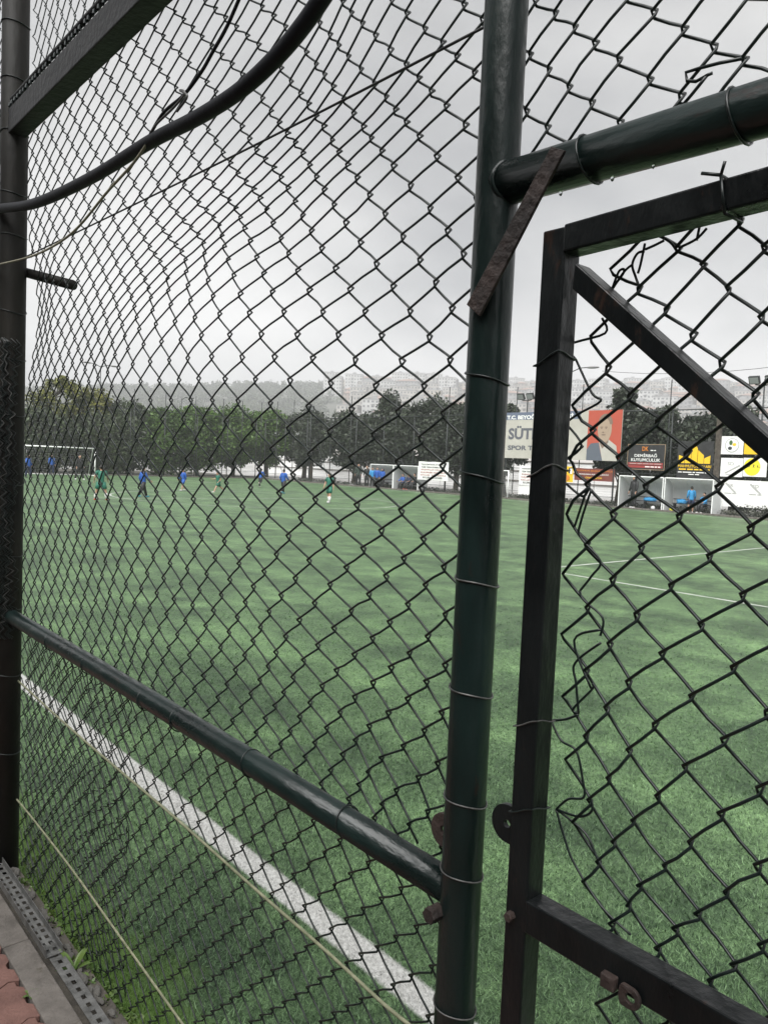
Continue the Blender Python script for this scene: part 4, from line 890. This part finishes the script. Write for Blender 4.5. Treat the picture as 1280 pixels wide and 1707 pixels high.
def print_line(parent, m, yc, zc, width, height, X, words=(3, 5, 2, 4)):      # print too small to read in the photograph: word-long strokes
    tot = sum(words) + 0.8 * (len(words) - 1); y = yc + width / 2
    for w in words:
        ww = width * w / tot; patch([(y, zc - height / 2), (y - ww, zc - height / 2), (y - ww, zc + height / 2), (y, zc + height / 2)], parent, m, X, 'printed_word', 0.003); y -= ww + width * 0.8 / tot
def notice(label, px, BX=BX):
    LX = BX - 0.006
    r, y0, y1, z0, z1 = board(label, 'notice', px, BX, WHT, name='notice_board', wrinkle=0.02); H = z1 - z0; W = y1 - y0
    for i, (t, m, w) in enumerate((('TESİSİMİZDE SAHA İÇİ', DGR, .82), ('TÜM YARALANMALARDA', DGR, .78), ('BAŞARILAR DİLERİZ', PRED, .80), ('KULÜPLER SORUMLU', PRED, .82), ('OLUP TESİSİN', PRED, .84), ('KURALIDIR', DGR, .66))):
        lettering(t, r, m, (y0 + y1) / 2, z1 - H * (0.14 + 0.145 * i), W * w, H * 0.085, LX - 0.022)
    return r, y0, y1, z0, z1
notice('white notice with red and black lines right of the left dugouts', (698, 748, 769, 799), 37.56)
r, y0, y1, z0, z1 = notice('white notice with red lines half hidden by the gate stile', (866, 912, 776, 808))
MB().box((BX + 0.05, y0, 0.3), (BX + 0.09, y1 + 0.05, z0 - 0.02)).build('lower_sheet', WHT, r)
r, y0, y1, z0, z1 = board('small yellow and orange banner beside the gate stile', 'banner', (935, 956, 777, 803), BX, YEL, wrinkle=0.02); H = z1 - z0; W = y1 - y0
patch(ellipse((y0 + y1) / 2 + 0.1, z0 + H * 0.28, W * 0.38, H * 0.22), r, ORA, LX - 0.02, 'printed_blob'); patch([(y0 + .05, z1 - .05), (y0 + .3, z1 - .08), (y0 + .34, z1 - .38), (y0 + .08, z1 - .42)], r, DGR, LX - 0.02, 'printed_figure'); patch([(y0 + .06, z0 + .5), (y0 + .2, z0 + .5), (y0 + .2, z1 - .12), (y0 + .06, z1 - .12)], r, WHT, LX - 0.025, 'printed_label')
r, y0, y1, z0, z1 = board('dark red banner with orange and white lines below the signboard', 'banner', (958, 1025, 780, 800), BX, MAR, wrinkle=0.02); H = z1 - z0; W = y1 - y0
for i, (t, m, w, h) in enumerate((('SEZONUN BAŞLAMASIYLA', ORA, .92, .15), ('BAŞARILAR DİLERİZ', WHT, .74, .15), ('ÖNCE SPOR', YEL, .42, .16))): lettering(t, r, m, (y0 + y1) / 2, z1 - H * (.2 + .27 * i), W * w, H * h, LX - 0.022)
r, y0, y1, z0, z1 = board('black and dark red jeweller banner with thin gold border', 'banner', (1047, 1110, 740, 782), BX, BLK, frame=plain('border_gold', (0.28, 0.20, 0.13)), wrinkle=0.02); H = z1 - z0; W = y1 - y0; ym = (y0 + y1) / 2
lettering('DEMİRBAĞ', r, WHT, ym, z0 + H * 0.57, W * 0.60, H * 0.15, LX - 0.022); lettering('KUYUMCULUK', r, WHT, ym, z0 + H * 0.385, W * 0.77, H * 0.12, LX - 0.022)
lettering('DK', r, ORA, ym + W * 0.02, z0 + H * 0.82, W * 0.16, H * 0.17, LX - 0.022); print_line(r, WHT, ym - W * 0.19, z0 + H * 0.76, W * 0.14, H * 0.035, LX - 0.022, (3, 2))
for i, (z, a, b) in enumerate(((0.235, .04, .96), (0.12, .04, .96))): patch([(y0 + W * a, z0 + H * (z - .045)), (y0 + W * b, z0 + H * (z - .045)), (y0 + W * b, z0 + H * (z + .045)), (y0 + W * a, z0 + H * (z + .045))], r, PRED, LX - 0.018, 'printed_band')
print_line(r, LGR, ym, z0 + H * 0.235, W * 0.84, H * 0.022, LX - 0.025, (6, 4, 5, 3, 6)); print_line(r, WHT, ym - W * 0.2, z0 + H * 0.12, W * 0.40, H * 0.04, LX - 0.025, (4, 3, 2, 2))
r, y0, y1, z0, z1 = board('black banner with a yellow five-bar crown above the right dugout', 'banner', (1131, 1191, 735, 796), BX, BLK, wrinkle=0.03); H = z1 - z0; W = y1 - y0; ym = (y0 + y1) / 2
tops = [(0.47, 0.52), (0.48, 0.78), (0.80, 0.90), (0.78, 0.56), (0.50, 0.58)]
tops = [(.60, .56), (.66, .74), (.88, .88), (.80, .62), (.56, .66)]
for i in range(5):
    ya = y1 - W * (0.05 + 0.178 * i); yb = ya - W * 0.165; tl, tr = ((.62, .56), (.60, .72), (.84, .80), (.76, .62), (.54, .62))[i]
    poly = [(ya, z0 + H * 0.40), (yb, z0 + H * 0.40), (yb, z0 + H * tr)] + ([((ya + yb) / 2, z0 + H * 0.93)] if i == 2 else []) + [(ya, z0 + H * tl)]
    patch(poly, r, YEL, LX - 0.03, 'crown_bar')
lettering('MAHMUTOĞULLARI', r, YEL, ym, z0 + H * 0.335, W * 0.92, H * 0.10, LX - 0.03); print_line(r, YEL, ym, z0 + H * 0.235, W * 0.86, H * 0.035, LX - 0.03, (5, 4, 3, 3, 3))
print_line(r, WHT, ym, z0 + H * 0.155, W * 0.90, H * 0.024, LX - 0.03, (3, 7, 2, 6, 4)); print_line(r, WHT, ym, z0 + H * 0.10, W * 0.30, H * 0.024, LX - 0.03, (4, 3))
r, y0, y1, z0, z1 = board('white board with round club crest at the right edge', 'board', (1203, 1240, 727, 757), BX, WHT, name='advert_board'); ym = (y0 + y1) / 2; zm = (z0 + z1) / 2
patch(ellipse(ym, zm, .36, .36), r, LGR, LX, 'crest_ring'); patch(ellipse(ym, zm, .32, .32), r, WHT, LX - .005, 'crest_disc')
patch(ellipse(ym + .06, zm + .13, .09, .13, n=8), r, plain('print_green', (0.06, 0.12, 0.04)), LX - .01, 'crest_leaf'); patch(ellipse(ym - .12, zm + .04, .1, .08, n=8), r, YEL, LX - .01, 'crest_flower'); patch(ellipse(ym + .09, zm - .15, .11, .09, n=8), r, DGR, LX - .01, 'crest_leaf')
r, y0, y1, z0, z1 = board('yellow board between the crest and the gate brace', 'board', (1241, 1279, 738, 757), BX, YEL, name='advert_board')
r, y0, y1, z0, z1 = board('white board with crossed grey bars and initials at right', 'board', (1202, 1239, 763, 794), BX, WHT, name='advert_board'); ym = (y0 + y1) / 2; H = z1 - z0; W = y1 - y0
lettering('SD', r, LGR, ym + .05, z0 + H * .70, .32, .17, LX); patch([(y1 - .2, z0 + .18), (y1 - .3, z0 + .16), (y0 + .12, z0 + .55), (y0 + .16, z0 + .62)], r, LGR, LX, 'printed_bar'); print_line(r, LGR, ym, z0 + H * .12, W * .5, .035, LX, (5, 2))
r, y0, y1, z0, z1 = board('white board with a yellow disc cut by the frame edge', 'board', (1240, 1279, 763, 794), BX, WHT, name='advert_board'); ym = (y0 + y1) / 2; H = z1 - z0; W = y1 - y0
patch(ellipse(y1 - W * .38, z0 + H * .52, W * .36, H * .47), r, plain('print_lemon', (0.80, 0.68, 0.03)), LX, 'printed_disc'); lettering('D İ L', r, DGR, y1 - W * .42, z0 + H * .58, W * .6, .14, LX - .005)
r, y0, y1, z0, z1 = board('long white wall sheet with faint grey print at bottom right', 'board', (1200, 1300, 799, 843), BX + .05, WHT, name='advert_board'); H = z1 - z0; W = y1 - y0
for k, f in ((0, .2), (1, .62)):
    yy = y1 - W * f; patch([(yy + .3, z0 + H * .86), (yy + .24, z0 + H * .9), (yy - .28, z0 + H * .55), (yy - .22, z0 + H * .51)], r, LGR, LX + .045, 'printed_bar'); lettering(('SK', 'SD')[k], r, LGR, yy, z0 + H * .80, .3, .16, LX + .043); print_line(r, LGR, yy, z0 + H * .5, .62, .04, LX + .043, (5, 3))
gp = MB().box((38.5, on_x(1193, 790, 38.5)[1] - 0.12, 0), (38.62, on_x(1193, 790, 38.5)[1] + 0.14, 5.0)).build('timber_post', MAT['bark']); tag(gp, 'thick dark post between the right dugout and the white boards', 'post')

# ---- dugouts
def dugout_proto():
    root = thing('dugout', 'x', 'dugout', group='team dugouts on the far touchline'); w = 2.58; pr = [(0.0, 1.72), (0.25, 1.70), (0.50, 1.60), (0.72, 1.42), (0.86, 1.18), (0.94, 0.85), (0.97, 0.45), (0.98, 0.03)]
    for s in (0, 1):
        y = -w / 2 + s * (w - 0.02)
        poly = [(0.03, 0.03)] + [(p[0] + 0.03, p[1] - 0.02) for p in pr]
        mb = MB(); mb.prism(poly, y + 0.004, y + 0.016, lambda u, v, q: (u, q, v)); local_build(mb, 'side_panel', MAT['shellside'], root)
        yy = -w / 2 + s * w; local_build(MB().tube([(0, yy, 0), (0, yy, 1.74)], 0.03, 6), 'frame_post', MAT['white'], root)
        local_build(MB().tube([(p[0] + .01, yy, p[1]) for p in pr], 0.022, 6), 'frame_arch', MAT['white'], root, True)
    local_build(MB().tube([(0, -w / 2, 1.73), (0, w / 2, 1.73)], 0.032, 6), 'frame_head', MAT['white'], root)
    n = 3
    for k in range(n):
        a, b = -w / 2 + 0.02 + (w - .04) * k / n + .006, -w / 2 + 0.02 + (w - .04) * (k + 1) / n - .006; mb = MB()
        mb.add([(p[0] + q, y, p[1] - q) for y in (a, b) for q in (0, 0.012) for p in pr], [])
        m_ = len(pr); f = []
        for i in range(m_ - 1): f += [(i, i + 1, 2 * m_ + i + 1, 2 * m_ + i), (m_ + i, 3 * m_ + i, 3 * m_ + i + 1, m_ + i + 1)]
        mb.f += f; local_build(mb, 'shell_panel', MAT['shell'], root, True)
        if k: local_build(MB().tube([(p[0] + .005, a - .006, p[1] - .02) for p in pr], 0.016, 5), 'rib', MAT['shellside'], root, True)
    local_build(MB().box((0.92, -w / 2 + .03, 0.62), (0.945, w / 2 - .03, 0.66)), 'shell_rail', plain('dark_metal', (0.06, 0.06, 0.065)), root)
    seat = local_build(MB().box((0.42, -w / 2 + .25, 0.40), (0.78, w / 2 - .25, 0.44)), 'bench_seat', plain('bench_dark', (0.03, 0.03, 0.034)), root)
    for y in (-w / 2 + .3, 0, w / 2 - .3): local_build(MB().box((0.46, y - .02, 0), (0.74, y + .02, 0.40)), 'bench_leg', plain('bench_dark', (0.03, 0.03, 0.034)), root)
    return root
DX = 37.62; pro = dugout_proto(); ds = []
for i, (y, l) in enumerate(((22.02, 'right-hand pair dugout where the man in black stands'), (19.33, 'right-hand pair dugout below the yellow crown banner'), (43.3, 'left-hand pair dugout nearer the tall dark tree, people standing in it'), (40.66, 'left-hand pair dugout beside the white notice, people seated in it'))):
    if i == 0: pro.location = (DX, y, 0.035); pro['label'] = l
    else: dup(pro, (DX, y, 0.035), 0, l)

# ---- lamps
def lamp_pole(label, base, h, kind, heads, r=0.06):
    root = thing('floodlight' if kind == 'flood' else 'street_lamp', label, 'lamp', (*base, 0)); x, y = base
    MB().tube([(x, y, 0), (x, y, h)], [r, r * 0.6], 8).build('pole', MAT['farpost'], root, smooth=True)
    for dx, dy in heads:
        if kind == 'street':
            MB().tube([(x, y, h - .1), (x + dx * .5, y + dy * .5, h + .12), (x + dx, y + dy, h + .15)], .03, 6).build('arm', MAT['farpost'], root, smooth=True)
            rz = Matrix.Rotation(math.atan2(dy, dx), 4, 'Z'); a = MB(); a.ell((0, 0, 0), (.42, .14, .08), 10, 6, None); a.v = [tuple((Matrix.Translation((x + dx * 1.25, y + dy * 1.25, h + .14)) @ rz) @ Vector(p)) for p in a.v]; a.build('lamp_head', plain('lamp_grey', (0.22, 0.22, 0.22)), root, smooth=True)
        else:
            MB().tube([(x, y, h - .3), (x + dx, y + dy, h - .25)], .03, 6).build('arm', MAT['farpost'], root, smooth=True)
            M_ = Matrix.Translation((x + dx - .12, y + dy, h - .02)) @ Matrix.Rotation(math.radians(-28), 4, 'Y')
            a = MB().box((-.09, -.26, -.2), (.05, .26, .2), M_).build('lamp_head', MAT['farpost'], root); MB().box((-.098, -.22, -.16), (-.091, .22, .16), M_).build('lens', plain('lamp_lens', (0.3, 0.31, 0.32), 0.2), a)
p = on_y(168, 610, 66); lamp_pole('double-armed street lamp above the trees at the left', (p[0], 66), p[2], 'street', ((1.0, 0.2), (-1.0, -0.2)))
p = on_y(303, 664, 63); lamp_pole('short single-armed lamp post above the round pines', (p[0], 63), p[2], 'street', ((0.8, 0.2),), 0.04)
p = on_x(519, 680, 39.4); lamp_pole('floodlight mast in front of the lone conical tree', (39.4, p[1]), p[2], 'flood', ((0, .35), (0, -.35)))
p = on_x(880, 660, 39.4); lamp_pole('floodlight mast above the signboard, left of the gate stile', (39.4, p[1]), p[2], 'flood', ((0, .45), (0, -.3)))
p = on_x(953, 617, 40.0); lamp_pole('tall street lamp right of the gate stile above the signboard', (40.0, p[1]), p[2], 'street', ((0.3, -1.0),))
p = on_x(1275, 632, 39.4); lamp_pole('twin floodlight mast at the right edge of the view', (39.4, p[1]), p[2], 'flood', ((0, .45), (0, -.35)))

# ================================================================== PEOPLE
def limb(mb, pts, rad, n=10): mb.tube(pts, rad, n)
def person(label, loc, yaw, H, pose, kit, group=None):
    """local frame: facing +Y, right = +X, feet on z=0"""
    P = dict(lean=0, lt=0, lk=0, rt=0, rk=0, la=5, le=15, ra=5, re=15, spread=4, out=10, head=0); P.update(pose)
    rad = math.radians; root = thing('person', label, 'person', loc, group); root.rotation_euler = (0, 0, yaw)
    def d(fw, side=0.0): return np.array([math.sin(rad(side)), math.sin(rad(fw)), -math.cos(rad(fw)) * math.cos(rad(side))])
    hipw, shw = 0.052 * H, 0.105 * H; pel = np.zeros(3); J = {}
    for s, t_, k in ((-1, P['lt'], P['lk']), (1, P['rt'], P['rk'])):
        hp = pel + [s * hipw, 0, 0]; kn = hp + d(t_, s * P['spread']) * 0.245 * H; an = kn + d(t_ - k, s * P['spread'] * .7) * 0.235 * H; J[s] = [hp, kn, an]
    low = min(J[-1][2][2], J[1][2][2]) - 0.042 * H
    up = np.array([0, math.sin(rad(P['lean'])), math.cos(rad(P['lean']))])
    sh = -low; off = np.array([0, 0, sh])
    for s in J: J[s] = [q + off for q in J[s]]
    pel = pel + off; waist = pel + up * 0.10 * H; chest = pel + up * 0.20 * H; shc = pel + up * 0.285 * H; neck = pel + up * 0.335 * H
    hd = neck + up * 0.055 * H + np.array([0, 0.012 * H, 0.02 * H]); hr = (0.050 * H, 0.058 * H, 0.070 * H)
    A = {}
    for s, a, e in ((-1, P['la'], P['le']), (1, P['ra'], P['re'])):
        so = shc + [s * shw, 0, 0.005 * H]; el = so + d(a, s * P['out']) * 0.165 * H; wr = el + d(a + e, s * P['out'] * .3) * 0.145 * H; A[s] = [so, el, wr]
    b = MB()
    b.tube([pel - up * .03 * H, pel, waist, chest, shc, neck - up * .02 * H], [.055 * H, .078 * H, .066 * H, .082 * H, .075 * H, .030 * H], 12, ref=np.array([1., 0, 0]))
    b.tube([neck - up * .04 * H, hd], [.032 * H, .030 * H], 8); b.ell(hd, hr, 12, 9); b.ell(hd + [0, hr[1] * .98, -hr[2] * .12], (.010 * H, .014 * H, .016 * H), 6, 5)
    for s in (-1, 1):
        b.ell(hd + [s * hr[0], 0, -hr[2] * .05], (.008 * H, .012 * H, .018 * H), 6, 5)
        hp, kn, an = J[s]; limb(b, [hp, hp * .5 + kn * .5, kn, kn * .6 + an * .4, an], [.062 * H, .053 * H, .036 * H, .037 * H, .022 * H]); b.ell(an + [0, .045 * H, -.022 * H], (.026 * H, .075 * H, .020 * H), 8, 6)
        so, el, wr = A[s]; limb(b, [shc + [s * shw * .5, 0, 0], so, so * .4 + el * .6, el, wr], [.045 * H, .037 * H, .030 * H, .025 * H, .016 * H]); fd = wr - el; fd /= np.linalg.norm(fd); b.ell(wr + fd * .028 * H, (.013 * H, .020 * H, .030 * H), 8, 6)
    tmp = b.build('body', MAT['skin']); rm = tmp.modifiers.new('r', 'REMESH'); rm.mode = 'VOXEL'; rm.voxel_size = 0.017; rm.use_smooth_shade = True
    me = bpy.data.meshes.new_from_object(tmp.evaluated_get(bpy.context.evaluated_depsgraph_get())); old = tmp.data; bpy.data.objects.remove(tmp); bpy.data.meshes.remove(old)
    fing = MB()
    for s in (-1, 1):
        so, el, wr = A[s]; fd = wr - el; fd /= np.linalg.norm(fd); sd = np.array([0, 1., 0]) - fd * fd[1]; sd /= max(1e-6, np.linalg.norm(sd)); inn = np.cross(fd, sd) * s
        for k in range(4):
            p0 = wr + fd * .045 * H + sd * (k - 1.5) * .009 * H; L_ = (.036, .044, .042, .032)[k] * H; fing.tube([p0, p0 + fd * L_ * .5 + inn * .004 * H, p0 + fd * L_ * .85 + inn * .016 * H], [.0055 * H, .005 * H, .004 * H], 5)
        p0 = wr + fd * .02 * H + sd * .014 * H; fing.tube([p0, p0 + sd * .014 * H + fd * .012 * H, p0 + sd * .018 * H + fd * .032 * H], [.0065 * H, .0055 * H, .0045 * H], 5)
    bm = bmesh.new(); bm.from_mesh(me); fm = fing.mesh('f', None); bm.from_mesh(fm); bm.to_mesh(me); bm.free(); bpy.data.meshes.remove(fm)
    me.materials.clear(); me.materials.append(MAT['skin']); me.polygons.foreach_set('use_smooth', [True] * len(me.polygons)); body = bpy.data.objects.new('body', me); COL.objects.link(body); body.parent = root
    for s in (-1, 1): local_build(MB().ell(hd + [s * hr[0] * .38, hr[1] * .88, hr[2] * .06], (.007 * H, .005 * H, .005 * H), 6, 4), 'eye', MAT['eye'], root)
    hair = MB(); hair.ell(hd + [0, -hr[1] * .12, hr[2] * .16], (hr[0] * 1.07, hr[1] * 1.02, hr[2] * .95), 12, 8); keepv = hair.v
    local_build(hair, 'hood' if kit.get('hood') else 'hair', kit.get('hood') or MAT['hair'], root, True)
    if kit.get('hood'):
        h2 = MB(); h2.tube([neck - up * .02 * H + [0, -.012 * H, 0], hd + [0, -.022 * H, -.01 * H], hd + [0, -.02 * H, .05 * H]], [.06 * H, .070 * H, .045 * H], 10); local_build(h2, 'hood_back', kit['hood'], root, True)
    g_ = 0.010 * H + .006
    t = MB(); t.tube([pel - up * .045 * H, pel, waist, chest, shc, shc + up * .02 * H, neck - up * .012 * H], [.088 * H, .090 * H, .082 * H, .094 * H, .088 * H, .07 * H, .038 * H], 14, ref=np.array([1., 0, 0]))
    for s in (-1, 1):
        so, el, wr = A[s]; q = [shc + [s * shw * .4, 0, 0], so, so * .4 + el * .6] + ([el, el * .15 + wr * .85] if kit.get('long', True) else []); t.tube(q, [.054 * H, .046 * H, .042 * H] + ([.036 * H, .028 * H] if kit.get('long', True) else []), 10)
    local_build(t, 'jacket' if kit.get('long', True) else 'shirt', kit['top'], root, True)
    l = MB(); l.tube([pel - up * .035 * H, pel + up * .015 * H, pel + up * .06 * H], [.072 * H, .084 * H, .078 * H], 12, ref=np.array([1., 0, 0]))
    for s in (-1, 1):
        hp, kn, an = J[s]; q = [hp, hp * .5 + kn * .5, hp * .2 + kn * .8] + ([kn, kn * .5 + an * .5, kn * .05 + an * .95] if kit.get('pants') else []); l.tube(q, [.072 * H, .066 * H, .060 * H] + ([.050 * H, .046 * H, .036 * H] if kit.get('pants') else []), 10)
    local_build(l, 'trousers' if kit.get('pants') else 'shorts', kit['low'], root, True)
    for s in (-1, 1):
        hp, kn, an = J[s]
        if kit.get('socks') and not kit.get('pants'): local_build(MB().tube([kn * .7 + an * .3, kn * .4 + an * .6, an], [.042 * H, .042 * H, .028 * H], 10), 'sock', kit['socks'], root, True)
        local_build(MB().ell(an + [0, .040 * H, -.020 * H], (.033 * H, .082 * H, .024 * H), 10, 6), 'shoe', kit.get('shoe', plain('shoe_dark', (0.03, 0.03, 0.03))), root, True)
    return root
BLUE = plain('kit_blue', (0.012, 0.085, 0.36)); LBL = plain('kit_light_blue', (0.03, 0.24, 0.50)); GRN = plain('kit_green', (0.012, 0.13, 0.085)); BKF = plain('cloth_black', (0.012, 0.012, 0.014)); DKB = plain('kit_navy', (0.012, 0.02, 0.06))
WS = plain('sock_white', (0.66, 0.66, 0.64)); RS = plain('shoe_red', (0.55, 0.06, 0.03)); WSH = plain('shoe_white', (0.62, 0.62, 0.62)); CYA = plain('shoe_cyan', (0.05, 0.35, 0.45)); DGN = plain('cloth_dark_green', (0.02, 0.035, 0.028))
def gnd(px, py): q = on_z(px, py); return (q[0], q[1], 0.002)
def face(deg): return math.radians(deg) - math.pi / 2      # heading in the ground plane, 0 = +X
kB = dict(top=BLUE, low=DKB, pants=True); kBs = dict(top=BLUE, low=BLUE, long=True, shoe=WSH); kG = dict(top=GRN, low=GRN, long=False, socks=WS, shoe=WSH)
person('player in blue jacket standing at the left goal post', gnd(47, 796), face(-60), 1.45, dict(lt=12, rt=-8, lk=4), kB)
person('player in blue jacket standing inside the goal', (18.6, 57.9, 0.002), face(-90), 1.45, dict(lt=4, rt=-4), kB)
person('goalkeeper dressed in black before the goal', (17.6, 49.5, 0.002), face(-80), 1.6, dict(lt=14, rt=-14, spread=8, out=16), dict(top=BKF, low=BKF, pants=True, shoe=WSH))
person('green-shirted player with white socks and red shoes, legs apart', gnd(168, 834), face(70), 1.36, dict(spread=15, lt=4, rt=-2, out=22, la=10, ra=12, le=30, re=30), dict(top=GRN, low=GRN, long=False, socks=WS, shoe=RS))
person('player in blue jacket and black tights walking with long stride', gnd(238, 829), face(10), 1.33, dict(lt=26, lk=6, rt=-22, rk=14, la=-15, ra=20, le=40, re=35), dict(top=BLUE, low=BKF, pants=True, shoe=CYA))
person('blue player with bare legs left of the running green player', gnd(305, 818), face(190), 1.15, dict(lt=18, rt=-14, lk=5, rk=15, la=-15, ra=20), kBs)
person('green player running with wide stride in midfield', gnd(364, 821), face(175), 1.15, dict(lt=36, lk=10, rt=-30, rk=30, la=-25, ra=30, le=70, re=60, lean=8), dict(top=GRN, low=GRN, long=False, shoe=WSH))
person('blue player running with one foot lifted, far midfield', gnd(434, 812), face(30), 1.2, dict(lt=6, rt=-20, rk=60, la=-20, ra=30, le=60, re=60, lean=8), dict(top=BLUE, low=BKF, pants=True, shoe=WSH))
person('blue player in long shirt jogging right of the runner', gnd(472, 823), face(20), 1.35, dict(lt=18, lk=8, rt=-20, rk=20, la=-15, ra=18, le=40, re=30), dict(top=BLUE, low=BKF, pants=True, shoe=CYA))
person('green player with white socks walking in centre midfield', gnd(548, 838), face(200), 1.36, dict(lt=12, rt=-12, rk=8, la=-8, ra=10, out=14), kG)
zf = 0.037
def at(px, py, X): q = on_x(px, py, X); return (X, q[1], zf)
person('adult in dark clothes standing left of the left dugouts', at(597, 806, 38.1), face(-140), 1.72, dict(lt=3, rt=-3), dict(top=DGN, low=BKF, pants=True))
person('second adult in dark clothes beside the left dugouts', at(611, 808, 37.5), face(-150), 1.62, dict(lt=3, rt=-3), dict(top=BKF, low=BKF, pants=True))
person('youth in light blue jacket at the mouth of the left dugout', at(620, 810, 37.45), face(-120), 1.5, dict(lt=3, rt=-4), dict(top=LBL, low=BKF, pants=True))
person('youth in blue jacket beside the light blue one in the left dugout', at(628, 811, 37.6), face(-150), 1.52, dict(lt=3, rt=-4), dict(top=BLUE, low=BKF, pants=True))
person('youth in blue jacket with dark hood up in the left dugout', at(637, 812, 37.75), face(-170), 1.45, dict(lt=2, rt=-2), dict(top=BLUE, low=BKF, pants=True, hood=DKB))
sit = dict(lt=82, lk=84, rt=84, rk=80, la=35, le=35, ra=35, re=35, lean=6)
person('seated youth in blue jacket nearest the dugout divider', (38.10, 41.35, zf), face(180), 1.45, sit, dict(top=BLUE, low=BKF, pants=True))
person('seated youth in navy jacket in the middle of the bench', (38.10, 40.75, zf), face(185), 1.45, sit, dict(top=DKB, low=BKF, pants=True, shoe=RS))
person('seated person in black at the notice end of the bench', (38.10, 40.10, zf), face(175), 1.55, sit, dict(top=BKF, low=BKF, pants=True))
person('man in black hooded coat standing in the right dugout', at(1055, 848, 37.75), face(165), 1.74, dict(lt=4, rt=-3), dict(top=BKF, low=BKF, pants=True, hood=BKF, shoe=WSH))
person('boy in bright blue jacket, left of two in the right dugout', at(1151, 850, 37.85), face(40), 1.36, dict(lt=10, rt=4, lk=10), dict(top=LBL, low=DKB, shoe=WSH))
person('boy in blue jacket seated by the right side of the dugout', (38.08, 18.62, zf), face(165), 1.36, sit, dict(top=LBL, low=BKF, pants=True, shoe=WSH))
def heap(label, c, r, m, seed):
    mb = MB(); mb.ell((0, 0, 0), (1, 1, 1), 18, 12); mb.v = [(c[0] + r[0] * x * (0.75 + .5 * hash1(round(x * 2), round(y * 3), seed)), c[1] + r[1] * y * (0.8 + .4 * hash1(round(z * 3), round(x * 3), seed)), c[2] + max(-r[2], r[2] * z * (0.7 + .6 * hash1(round(y * 4), round(x * 2), seed)))) for x, y, z in mb.v]
    tag(mb.build('jacket_heap', m, smooth=True), label, 'jackets')
heap('blue jackets heaped on the bench behind the man in black', (38.18, on_x(1083, 836, 38.2)[1], 0.55), (.2, .42, .13), LBL, 1)
heap('light blue jackets heaped on the bench beside the boy', (38.18, on_x(1137, 842, 38.2)[1], 0.55), (.2, .32, .13), LBL, 4)
def ball(label, p, m):
    bm = bmesh.new(); bmesh.ops.create_icosphere(bm, subdivisions=2, radius=0.11); me = bpy.data.meshes.new('ball'); bmesh.ops.inset_individual(bm, faces=bm.faces[:], thickness=0.004, depth=-0.002); bm.to_mesh(me); bm.free(); me.materials.append(m)
    me.polygons.foreach_set('use_smooth', [True] * len(me.polygons)); o = bpy.data.objects.new('ball', me); COL.objects.link(o); o.location = (p[0], p[1], 0.035 + .11); tag(o, label, 'ball')
ball('yellow training ball between the right dugouts', on_x(1119, 850, 37.6), plain('ball_yellow', (0.62, 0.58, 0.03))); ball('white ball beside the blue jackets', on_x(1088, 848, 37.6), WSH)
p0, p1 = on_x(1150, 622, 40), on_x(1330, 606, 40)
o = MB().tube([tuple(p0 + (p1 - p0) * t_ - np.array([0, 0, .3 * t_ * (1 - t_)])) for t_ in np.linspace(-1, 2.5, 16)], 0.012, 4).build('overhead_cable', MAT['farpost']); tag(o, 'thin overhead cable crossing the sky at the right', 'cable')

# ================================================================== HAZE
hz = MB().box((-880, -880, -1.2), (960, 960, 112)).build('haze', None); tag(hz, kind='stuff'); hz['label'] = 'thin grey rain haze over the valley'
hm = bpy.data.materials.new('haze_air'); hm.use_nodes = True; nt = hm.node_tree; nt.nodes.remove(nt.nodes['Principled BSDF']); pvn = nt.nodes.new('ShaderNodeVolumePrincipled')
pvn.inputs['Color'].default_value = (0.86, 0.87, 0.885, 1); pvn.inputs['Density'].default_value = 0.00085; pvn.inputs['Anisotropy'].default_value = 0.0
nt.links.new(pvn.outputs[0], nt.nodes['Material Output'].inputs['Volume']); hz.data.materials.append(hm)
